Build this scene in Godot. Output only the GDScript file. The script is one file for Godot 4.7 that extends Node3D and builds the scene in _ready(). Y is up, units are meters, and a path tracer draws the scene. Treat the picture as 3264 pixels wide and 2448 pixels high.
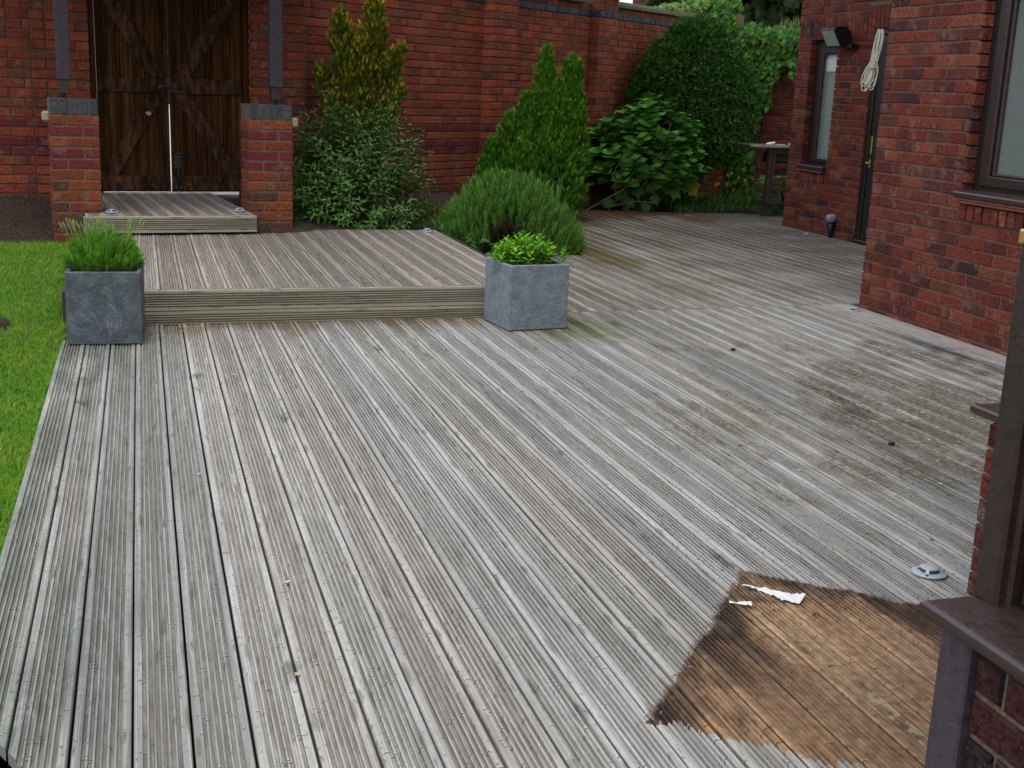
extends Node3D
# Garden deck behind a brick house. Axes used while building: u to the right, y up, w away along the deck boards (so z = -w).

const FOCAL := 3886.5          # of a picture 3264 x 2448
const DECK_TOP := 0.0
const UPPER := 0.2             # top of the raised deck
const STEP := 0.345            # top of the step platform
const DEG := PI / 180.0

var rng := RandomNumberGenerator.new()
var used := {}
var cam: Camera3D
var eye := Vector3(0, 1.3798, 0)
var M := {}
var brick_house := []          # stretchers of the house
var brick_house_half := []
var brick_garden := []
var brick_garden_half := []
var tone_house := []
var tone_garden := []
var tone_rasp := []
var tone_pier := []
var tone_low := []
var tone_plum := []
var tone_blue := []

func P(u: float, y: float, w: float) -> Vector3:
	return Vector3(u, y, -w)

func rf(a: float, b: float) -> float:
	return rng.randf_range(a, b)

func numbered(called: String) -> String:
	var n: int = used.get(called, 0)
	used[called] = n + 1
	return called if n == 0 else "%s_%03d" % [called, n]

func tag(o: Node3D, label: String, category: String, group := "") -> void:
	o.set_meta("label", label)
	o.set_meta("category", category)
	if group != "":
		o.set_meta("group", group)

func thing(called: String, label: String, category: String, at := Vector3.ZERO, turn := 0.0, group := "") -> Node3D:
	var o := Node3D.new()
	o.name = numbered(called)
	add_child(o)
	o.position = at
	o.rotation.y = turn
	tag(o, label, category, group)
	return o

func part(called: String, m: Mesh, mat: Material, parent: Node3D, xf := Transform3D()) -> MeshInstance3D:
	var o := MeshInstance3D.new()
	o.name = called
	o.mesh = m
	if mat:
		o.material_override = mat
	parent.add_child(o, true)
	o.transform = xf
	return o

func group_node(called: String, parent: Node3D, xf := Transform3D()) -> Node3D:
	var o := Node3D.new()
	o.name = called
	parent.add_child(o, true)
	o.transform = xf
	return o

func struct(called: String, m: Mesh, mat: Material, label := "") -> MeshInstance3D:
	var o := part(numbered(called), m, mat, self)
	o.set_meta("kind", "structure")
	if label != "":
		o.set_meta("label", label)
	return o

func in_view(p: Vector3, margin := 0.06) -> bool:
	var q := cam.transform.affine_inverse() * p
	if q.z > -0.2:
		return false
	var x := q.x / -q.z * FOCAL / 1632.0
	var y := q.y / -q.z * FOCAL / 1224.0
	return absf(x) < 1.0 + margin and absf(y) < 1.0 + margin

# ---------------------------------------------------------------- mesh helpers

func begin() -> SurfaceTool:
	var st := SurfaceTool.new()
	st.begin(Mesh.PRIMITIVE_TRIANGLES)
	st.set_smooth_group(-1)
	return st

func finish(st: SurfaceTool) -> ArrayMesh:
	st.generate_normals()
	return st.commit()

func tri(st: SurfaceTool, a: Vector3, b: Vector3, c: Vector3, hint: Vector3) -> void:
	if (c - a).cross(b - a).dot(hint) < 0.0:
		var t := b
		b = c
		c = t
	st.add_vertex(a)
	st.add_vertex(b)
	st.add_vertex(c)

func quad(st: SurfaceTool, a: Vector3, b: Vector3, c: Vector3, d: Vector3, hint: Vector3) -> void:
	tri(st, a, b, c, hint)
	tri(st, a, c, d, hint)

# a box with chamfered edges, in the frame xf
func add_box(st: SurfaceTool, c: Vector3, size: Vector3, bevel := 0.0, xf := Transform3D()) -> void:
	var h := size * 0.5
	var b := minf(bevel, minf(h.x, minf(h.y, h.z)) * 0.9)
	var ax := [Vector3.RIGHT, Vector3.UP, Vector3.BACK]
	for i in 3:
		var j := (i + 1) % 3
		var k := (i + 2) % 3
		for s: float in [-1.0, 1.0]:
			var o: Vector3 = c + ax[i] * h[i] * s
			var p: Vector3 = ax[j] * (h[j] - b)
			var q: Vector3 = ax[k] * (h[k] - b)
			quad(st, xf * (o - p - q), xf * (o + p - q), xf * (o + p + q), xf * (o - p + q), xf.basis * (ax[i] * s))
			if b > 0.0:
				for t: float in [-1.0, 1.0]:      # edge between face i (side s) and face j (side t)
					var e1: Vector3 = c + ax[i] * h[i] * s + ax[j] * (h[j] - b) * t
					var e2: Vector3 = c + ax[i] * (h[i] - b) * s + ax[j] * h[j] * t
					quad(st, xf * (e1 - q), xf * (e1 + q), xf * (e2 + q), xf * (e2 - q), xf.basis * (ax[i] * s + ax[j] * t))
	if b > 0.0:
		for sx: float in [-1.0, 1.0]:
			for sy: float in [-1.0, 1.0]:
				for sz: float in [-1.0, 1.0]:
					var s3 := Vector3(sx, sy, sz)
					var v := c + (h - Vector3(b, b, b)) * s3
					tri(st, xf * (v + Vector3(b * sx, 0, 0)), xf * (v + Vector3(0, b * sy, 0)), xf * (v + Vector3(0, 0, b * sz)), xf.basis * s3)

func box_mesh(size: Vector3, bevel := 0.003, c := Vector3.ZERO) -> ArrayMesh:
	var st := begin()
	add_box(st, c, size, bevel)
	return finish(st)

func frame_between(a: Vector3, b: Vector3, up := Vector3.UP) -> Transform3D:   # y axis runs from a to b, origin at a
	var y := (b - a).normalized()
	var x := y.cross(up)
	if x.length() < 0.01:
		x = y.cross(Vector3.RIGHT)
	x = x.normalized()
	return Transform3D(Basis(x, y, x.cross(y)), a)

func add_tube(st: SurfaceTool, pts: Array, radii: Array, sides := 8, caps := true) -> void:
	var rings := []
	var n := pts.size()
	var x := Vector3.ZERO
	for i in n:
		var d: Vector3 = (pts[mini(i + 1, n - 1)] - pts[maxi(i - 1, 0)]).normalized()
		if i == 0:
			x = d.cross(Vector3.UP) if absf(d.y) < 0.9 else d.cross(Vector3.RIGHT)
		x = (x - d * x.dot(d)).normalized()
		var y := d.cross(x)
		var ring := []
		for k in sides:
			var a := TAU * k / sides
			ring.append(pts[i] + (x * cos(a) + y * sin(a)) * radii[mini(i, radii.size() - 1)])
		rings.append(ring)
	for i in n - 1:
		var mid: Vector3 = (pts[i] + pts[i + 1]) * 0.5
		for k in sides:
			var k2 := (k + 1) % sides
			quad(st, rings[i][k], rings[i][k2], rings[i + 1][k2], rings[i + 1][k], (rings[i][k] + rings[i + 1][k2]) * 0.5 - mid)
	if caps:
		for e in [[0, 1], [n - 1, n - 2]]:
			for k in range(1, sides - 1):
				tri(st, rings[e[0]][0], rings[e[0]][k], rings[e[0]][k + 1], pts[e[0]] - pts[e[1]])

func tube(pts: Array, radii: Array, sides := 8) -> ArrayMesh:
	var st := begin()
	st.set_smooth_group(0)
	add_tube(st, pts, radii, sides)
	return finish(st)

# a lathe about y through the points (radius, height), from the bottom up
func lathe(prof: Array, sides := 24, smooth := true, from := 0.0, to := TAU) -> ArrayMesh:
	var st := begin()
	if smooth:
		st.set_smooth_group(0)
	for i in prof.size() - 1:
		var a: Vector2 = prof[i]
		var b: Vector2 = prof[i + 1]
		for k in sides:
			var t0 := from + (to - from) * k / sides
			var t1 := from + (to - from) * (k + 1) / sides
			var n := Vector2(b.y - a.y, a.x - b.x)
			var tm := (t0 + t1) * 0.5
			var hint := Vector3(cos(tm) * n.x, n.y, sin(tm) * n.x)
			var p := [Vector3(cos(t0) * a.x, a.y, sin(t0) * a.x), Vector3(cos(t1) * a.x, a.y, sin(t1) * a.x), Vector3(cos(t1) * b.x, b.y, sin(t1) * b.x), Vector3(cos(t0) * b.x, b.y, sin(t0) * b.x)]
			if a.x > 1e-5:
				tri(st, p[0], p[1], p[2], hint)
			if b.x > 1e-5:
				tri(st, p[0], p[2], p[3], hint)
	return finish(st)

# a convex outline in the plane x-y pushed along z from z0 to z1
func prism(outline: Array, z0: float, z1: float) -> ArrayMesh:
	var st := begin()
	var flat := PackedVector2Array(outline)
	var mid := Vector2.ZERO
	for p in flat:
		mid += p / flat.size()
	var idx := Geometry2D.triangulate_polygon(flat)
	for i in range(0, idx.size(), 3):
		var a := flat[idx[i]]
		var b := flat[idx[i + 1]]
		var c := flat[idx[i + 2]]
		tri(st, Vector3(a.x, a.y, z1), Vector3(b.x, b.y, z1), Vector3(c.x, c.y, z1), Vector3(0, 0, z1 - z0))
		tri(st, Vector3(a.x, a.y, z0), Vector3(b.x, b.y, z0), Vector3(c.x, c.y, z0), Vector3(0, 0, z0 - z1))
	var turn := 0.0
	for i in flat.size():
		turn += flat[i].cross(flat[(i + 1) % flat.size()])
	for i in flat.size():
		var a := flat[i]
		var b := flat[(i + 1) % flat.size()]
		var n := Vector2(b.y - a.y, a.x - b.x) * signf(turn)
		quad(st, Vector3(a.x, a.y, z0), Vector3(b.x, b.y, z0), Vector3(b.x, b.y, z1), Vector3(a.x, a.y, z1), Vector3(n.x, n.y, 0))
	return finish(st)

# ---------------------------------------------------------------- textures and materials

func noise(freq: float, seed_: int, octaves := 4, type := FastNoiseLite.TYPE_SIMPLEX_SMOOTH) -> FastNoiseLite:
	var n := FastNoiseLite.new()
	n.noise_type = type
	n.seed = seed_
	n.frequency = freq
	n.fractal_octaves = octaves
	return n

func noise_bytes(w: int, h: int, nx: int, ny: int, freq: float, seed_: int, octaves := 4, type := FastNoiseLite.TYPE_SIMPLEX_SMOOTH) -> PackedByteArray:   # noise drawn nx by ny and stretched to w by h
	var im := noise(freq, seed_, octaves, type).get_seamless_image(nx, ny)
	im.convert(Image.FORMAT_L8)
	im.resize(w, h, Image.INTERPOLATE_CUBIC)
	return im.get_data()

func ramp_texture(size: int, freq: float, seed_: int, colors: Array, octaves := 5) -> ImageTexture:
	var b := noise_bytes(size, size, size, size, freq, seed_, octaves)
	var out := PackedByteArray()
	out.resize(size * size * 3)
	var g := Gradient.new()
	g.offsets = PackedFloat32Array(range(colors.size()).map(func(i): return float(i) / (colors.size() - 1)))
	g.colors = PackedColorArray(colors)
	var lut := []
	for i in 256:
		lut.append(g.sample(i / 255.0))
	for i in size * size:
		var c: Color = lut[b[i]]
		out[i * 3] = int(c.r * 255)
		out[i * 3 + 1] = int(c.g * 255)
		out[i * 3 + 2] = int(c.b * 255)
	return ImageTexture.create_from_image(Image.create_from_data(size, size, false, Image.FORMAT_RGB8, out))

func bump_texture(size: int, freq: float, seed_: int, strength: float, octaves := 5) -> ImageTexture:
	var im := noise(freq, seed_, octaves).get_seamless_image(size, size)
	im.convert(Image.FORMAT_RGBA8)
	im.bump_map_to_normal_map(strength)
	return ImageTexture.create_from_image(im)

func lin(r: float, g: float, b: float) -> Color:
	return Color(r, g, b).linear_to_srgb()

func plain(c: Color, rough := 0.8) -> StandardMaterial3D:
	var m := StandardMaterial3D.new()
	m.albedo_color = c
	m.roughness = rough
	return m

func world_mat(c: Color, tex: Texture2D, scale: float, rough: float, bump: Texture2D = null, bscale := 1.0) -> StandardMaterial3D:
	var m := plain(c, rough)
	m.albedo_texture = tex
	m.uv1_triplanar = true
	m.uv1_world_triplanar = true
	m.uv1_scale = Vector3.ONE * scale
	if bump:
		m.normal_enabled = true
		m.normal_texture = bump
		m.normal_scale = bscale
	return m

func brick_mat(c: Color, tex: Texture2D, scale: float, rough: float, bump: Texture2D = null, bscale := 1.0) -> StandardMaterial3D:
	var m := world_mat(c, tex, scale, rough, bump, bscale)
	m.metallic_specular = 0.25
	m.detail_enabled = true
	m.detail_blend_mode = BaseMaterial3D.BLEND_MODE_MIX
	m.detail_uv_layer = BaseMaterial3D.DETAIL_UV_1
	m.detail_albedo = M.bloom_color
	m.detail_mask = M.bloom
	return m

# pale salt and lime smears on old brickwork: a few soft-edged, gritty patches
func bloom_mask() -> ImageTexture:
	var n := 512
	var a := noise_bytes(n, n, n, n, 0.012, 951, 4)
	var g := noise_bytes(n, n, n, n, 0.2, 952, 3)
	var out := PackedByteArray()
	out.resize(n * n)
	for i in n * n:
		var v := clampf((a[i] / 255.0 - 0.66) * 1.6, 0.0, 0.3) * clampf(g[i] / 128.0 - 0.35, 0.0, 1.3)
		if g[i] > 214:
			v = maxf(v, 0.22)
		out[i] = int(clampf(v, 0.0, 0.6) * 255)
	return ImageTexture.create_from_image(Image.create_from_data(n, n, false, Image.FORMAT_L8, out))

func leaf_mat(c: Color, back: Color, rough := 0.55) -> StandardMaterial3D:
	var m := plain(c, rough)
	m.vertex_color_use_as_albedo = true
	m.metallic_specular = 0.22
	m.backlight_enabled = true
	m.backlight = back
	return m

# weathered softwood: fine streaks along v, knots, splits; base colour light grey
func wood_texture(seed_: int, w: int, h: int, low: Color, high: Color, knots: int, contrast := 1.0, grooves := 0) -> ImageTexture:
	var r := RandomNumberGenerator.new()
	r.seed = seed_
	var fine := noise_bytes(w, h, w, maxi(h / 64, 8), 0.16, seed_, 3)
	var wide := noise_bytes(w, h, w, maxi(h / 64, 8), 0.03, seed_ + 7, 3)
	var blot := noise_bytes(w, h, 128, 128, 0.03, seed_ + 13, 4)
	var grit := noise_bytes(w, h, w, h / 2, 0.3, seed_ + 21, 2)
	var groove_tone := noise_bytes(w, h, w, h / 4, 0.05, seed_ + 41, 3)
	var nick := noise_bytes(w, h, w / 4, h / 2, 0.13, seed_ + 33, 2)
	var ks := []
	for i in knots:
		ks.append(Vector4(r.randf() * w, r.randf() * h, r.randf_range(0.022, 0.055) * w, r.randf_range(0.6, 1.0)))
	var out := PackedByteArray()
	out.resize(w * h * 3)
	var lr := low.r * 255.0
	var lg := low.g * 255.0
	var lb := low.b * 255.0
	var dr := (high.r - low.r) * 255.0
	var dg := (high.g - low.g) * 255.0
	var db := (high.b - low.b) * 255.0
	for y in h:
		var shift := 0.0
		var near := []
		for k in ks:
			if absf(y - k.y) < k.z * 9.0:
				near.append(k)
		for x in w:
			var xx := x
			var dark := 1.0
			for k in near:
				var dx: float = x - k.x
				var dy: float = (y - k.y) * 0.45
				var d: float = sqrt(dx * dx + dy * dy) / k.z
				if d < 4.0:
					shift = dx / (0.6 + d * d) * 1.4
					xx = clampi(int(x - shift), 0, w - 1)
				if d < 1.0:
					dark = minf(dark, 0.30 + 0.25 * d * d + 0.12 * sin(d * 16.0))
				elif d < 1.25:
					dark = minf(dark, 0.62)
				elif d < 1.5:
					dark = minf(dark, 0.85)
			var i := y * w + xx
			var f := (fine[i] * 0.55 + wide[i] * 0.3 + blot[y * w + x] * 0.15) / 255.0
			f = clampf(0.5 + (f - 0.5) * 2.3 * contrast, 0.0, 1.0)
			if fine[i] < 56:
				f *= 0.7
			f *= 0.9 + grit[y * w + x] / 2550.0
			f *= dark
			if grooves > 0:                                    # groove floors coloured darker, unevenly along the board
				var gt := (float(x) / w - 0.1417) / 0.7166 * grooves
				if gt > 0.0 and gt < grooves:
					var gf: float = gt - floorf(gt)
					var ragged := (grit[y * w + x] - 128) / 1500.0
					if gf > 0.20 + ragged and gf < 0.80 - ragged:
						f *= 1.0 - 0.55 * clampf(0.35 + (groove_tone[y * w + x] / 255.0 - 0.4) * 1.7, 0.0, 1.0)
			if nick[y * w + x] > 208:        # short torn nicks
				f *= 0.35
			var o := (y * w + x) * 3
			out[o] = int(lr + dr * f)
			out[o + 1] = int(lg + dg * f)
			out[o + 2] = int(lb + db * f)
	if grooves > 0:
		for i in 30:                                        # torn grain: a dark crescent, with the highlight on its lip painted pale
			var cx := int(r.randf_range(0.05, 0.95) * w)
			var cy := int(r.randf() * h)
			var len := int(r.randf_range(0.06, 0.20) * w)
			var bend := r.randf_range(-0.2, 0.2)
			for k in len:
				var x := cx + k - len / 2
				var sag := int(3.0 * sin(PI * k / len) + bend * (k - len / 2))
				for d in 4:
					var y := posmod(cy + sag + d, h)
					if x >= 0 and x < w:
						var o := (y * w + x) * 3
						var mul := 0.38 if d < 2 else 1.22
						for ch in 3:
							out[o + ch] = int(clampf(out[o + ch] * mul, 0, 250))
	return ImageTexture.create_from_image(Image.create_from_data(w, h, false, Image.FORMAT_RGB8, out))

func make_materials() -> void:
	var bt := ramp_texture(512, 0.085, 11, [Color(0.50, 0.50, 0.52), Color(0.80, 0.79, 0.78), Color(0.92, 0.92, 0.92), Color(1, 1, 1)])
	var bn := bump_texture(512, 0.17, 12, 5.0)
	M.bloom = bloom_mask()
	M.bloom_color = ramp_texture(64, 0.2, 15, [Color(0.60, 0.50, 0.44), Color(0.72, 0.66, 0.60)])
	# house bricks: red with plum drag bands in the vertex colours
	for c in [lin(0.26, 0.060, 0.038), lin(0.225, 0.056, 0.039), lin(0.28, 0.074, 0.046), lin(0.155, 0.050, 0.042), lin(0.235, 0.052, 0.035), lin(0.30, 0.092, 0.056)]:
		var m := brick_mat(c, bt, 0.9, 0.92, bn, 0.7)
		m.vertex_color_use_as_albedo = true
		tone_house.append(m)
	for c in [lin(0.42, 0.095, 0.048), lin(0.34, 0.085, 0.046), lin(0.27, 0.090, 0.052), lin(0.46, 0.115, 0.056), lin(0.37, 0.080, 0.046)]:
		var m := brick_mat(c, bt, 0.9, 0.92, bn, 0.9)
		m.vertex_color_use_as_albedo = true
		tone_garden.append(m)
	for c in [lin(0.34, 0.088, 0.040), lin(0.28, 0.078, 0.038), lin(0.36, 0.095, 0.044)]:
		var m := brick_mat(c, bt, 0.9, 0.92, bn, 0.9)
		m.vertex_color_use_as_albedo = true
		tone_pier.append(m)
	for c in [lin(0.23, 0.045, 0.045), lin(0.21, 0.042, 0.044)]:
		var m := brick_mat(c, bt, 0.9, 0.85, bn, 0.5)
		m.vertex_color_use_as_albedo = true
		tone_rasp.append(m)
	for c in [lin(0.085, 0.030, 0.030), lin(0.060, 0.028, 0.032), lin(0.12, 0.030, 0.024), lin(0.05, 0.026, 0.030)]:
		var m := brick_mat(c, bt, 0.9, 0.9, bn, 0.9)
		m.vertex_color_use_as_albedo = true
		tone_plum.append(m)
	for c in [lin(0.20, 0.082, 0.045), lin(0.155, 0.07, 0.045), lin(0.23, 0.08, 0.042)]:
		var m := brick_mat(c, bt, 0.9, 0.95, bn, 1.0)
		m.vertex_color_use_as_albedo = true
		tone_low.append(m)
	for c in [lin(0.085, 0.105, 0.115), lin(0.075, 0.092, 0.105), lin(0.10, 0.115, 0.115)]:
		var m := brick_mat(c, bt, 0.9, 0.6, bn, 0.5)
		m.vertex_color_use_as_albedo = true
		tone_blue.append(m)
	M.mortar = world_mat(lin(0.22, 0.14, 0.098), ramp_texture(256, 0.05, 31, [Color(0.6, 0.6, 0.6), Color(1, 1, 1)]), 5.0, 0.98, bn, 1.0)
	M.mortar_house = world_mat(lin(0.27, 0.165, 0.115), M.mortar.albedo_texture, 5.0, 0.98, bn, 1.0)
	M.mortar_pale = world_mat(lin(0.27, 0.19, 0.125), M.mortar.albedo_texture, 5.0, 0.98, bn, 1.0)
	# painted joinery: purple brown
	var pt := ramp_texture(256, 0.03, 41, [Color(0.72, 0.72, 0.72), Color(0.95, 0.95, 0.95), Color(1, 1, 1)])
	M.joinery = world_mat(lin(0.040, 0.023, 0.019), pt, 3.0, 0.42, bump_texture(256, 0.08, 42, 2.0), 0.35)
	M.joinery_dark = world_mat(lin(0.024, 0.015, 0.013), pt, 3.0, 0.4)
	M.sill_paint = world_mat(lin(0.058, 0.035, 0.032), pt, 4.0, 0.33, M.joinery.normal_texture, 0.5)
	M.board_paint = world_mat(lin(0.062, 0.047, 0.058), pt, 4.0, 0.5, M.joinery.normal_texture, 0.6)
	M.post_paint = world_mat(lin(0.055, 0.040, 0.048), pt, 3.0, 0.7, M.joinery.normal_texture, 0.4)
	M.door_green = plain(lin(0.02, 0.026, 0.022), 0.4)
	M.tile = world_mat(lin(0.33, 0.105, 0.085), bt, 5.0, 0.8, bn, 0.4)
	M.black = plain(lin(0.012, 0.012, 0.013), 0.45)
	M.black_iron = plain(lin(0.016, 0.016, 0.017), 0.55)
	M.brass = plain(lin(0.62, 0.42, 0.14), 0.38)
	M.brass.metallic = 0.9
	M.steel = plain(lin(0.36, 0.42, 0.47), 0.5)
	M.steel.metallic = 0.15
	M.slot = plain(lin(0.05, 0.055, 0.06), 0.7)
	M.rope = plain(lin(0.55, 0.53, 0.43), 0.8)
	M.white = plain(lin(0.8, 0.8, 0.82), 0.6)
	M.glass = plain(Color(0.9, 0.95, 0.93, 0.12), 0.02)
	M.glass.transparency = BaseMaterial3D.TRANSPARENCY_ALPHA
	M.curtain = plain(lin(0.40, 0.45, 0.47), 0.9)
	M.blind = plain(lin(0.17, 0.225, 0.20), 0.9)
	M.room = plain(lin(0.09, 0.115, 0.095), 0.9)
	M.red_cloth = plain(lin(0.30, 0.015, 0.02), 0.9)
	M.stone = world_mat(lin(0.16, 0.15, 0.10), ramp_texture(256, 0.035, 51, [Color(0.35, 0.42, 0.28), Color(0.75, 0.75, 0.65), Color(1, 1, 0.95)]), 2.5, 0.95, bn, 1.4)
	# soil
	M.soil = world_mat(lin(0.085, 0.055, 0.038), ramp_texture(512, 0.03, 61, [Color(0.3, 0.3, 0.3), Color(0.7, 0.68, 0.65), Color(1, 0.95, 0.9)]), 1.3, 1.0, bump_texture(512, 0.04, 62, 9.0), 1.6)
	M.lawn_soil = world_mat(lin(0.12, 0.17, 0.03), M.soil.albedo_texture, 1.7, 1.0, M.soil.normal_texture, 1.0)
	M.paving = world_mat(lin(0.55, 0.54, 0.52), pt, 0.7, 0.95)
	# gate wood: dark stained boards
	M.gate = []
	for i in 4:
		var m := plain([lin(0.110, 0.050, 0.020), lin(0.098, 0.045, 0.019), lin(0.122, 0.057, 0.024), lin(0.104, 0.047, 0.020)][i], 0.62)
		m.albedo_texture = wood_texture(300 + i, 128, 512, Color(0.5, 0.48, 0.46), Color(1, 0.98, 0.95), 1)
		m.uv1_triplanar = true
		m.uv1_scale = Vector3(3.1, 0.8, 3.1)
		m.roughness = 0.85
		m.metallic_specular = 0.15
		M.gate.append(m)
	M.gate_rail = plain(lin(0.115, 0.060, 0.033), 0.85)
	M.gate_rail.metallic_specular = 0.15
	M.gate_rail.albedo_texture = M.gate[1].albedo_texture
	M.gate_rail.uv1_triplanar = true
	M.gate_rail.uv1_scale = Vector3(0.8, 3.1, 3.1)
	M.bench_wood = plain(lin(0.085, 0.038, 0.022), 0.7)
	M.bench_wood.albedo_texture = M.gate[2].albedo_texture
	M.bench_wood.uv1_triplanar = true
	M.bench_top = plain(lin(0.30, 0.24, 0.15), 0.8)
	# decking: four grains, each in two tones, with the dirt map laid over through UV2
	var grains := []
	for i in 4:
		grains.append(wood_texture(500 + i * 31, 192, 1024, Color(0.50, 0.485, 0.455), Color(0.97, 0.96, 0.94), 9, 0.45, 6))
	M.near_dirt = near_map()
	M.far_dirt = far_map()
	M.deck_near = []
	M.deck_far = []
	M.deck_up = []
	var tones := [Color(1, 1, 1), Color(0.93, 0.925, 0.915), Color(0.97, 0.96, 0.94), Color(0.88, 0.875, 0.865), Color(1, 0.995, 0.985), Color(0.95, 0.94, 0.93)]
	for i in 12:
		for k in 3:
			var m := plain(tones[i % 6] * Color(0.96, 0.965, 0.975), 0.86)
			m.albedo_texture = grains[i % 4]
			if k < 2:
				m.detail_enabled = true
				m.detail_blend_mode = BaseMaterial3D.BLEND_MODE_MUL
				m.detail_uv_layer = BaseMaterial3D.DETAIL_UV_2
				m.detail_albedo = M.near_dirt if k == 0 else M.far_dirt
			else:
				m.albedo_color = tones[i % 6] * Color(0.86, 0.84, 0.82)
			[M.deck_near, M.deck_far, M.deck_up][k].append(m)
	M.riser = plain(Color(0.84, 0.82, 0.74), 0.85)
	M.riser.albedo_texture = grains[2]
	M.riser_end = plain(lin(0.05, 0.042, 0.034), 0.9)
	# planters
	M.planter = []
	for i in 2:
		M.planter.append(planter_material(i))

# the dirt that lies on the near part of the deck, u -0.5..4.9, w 0.4..7.6 (colours multiply the wood)
const NEAR := Rect2(-0.5, 0.4, 5.4, 7.2)
const FAR := Rect2(2.2, 7.0, 5.6, 7.0)

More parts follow.
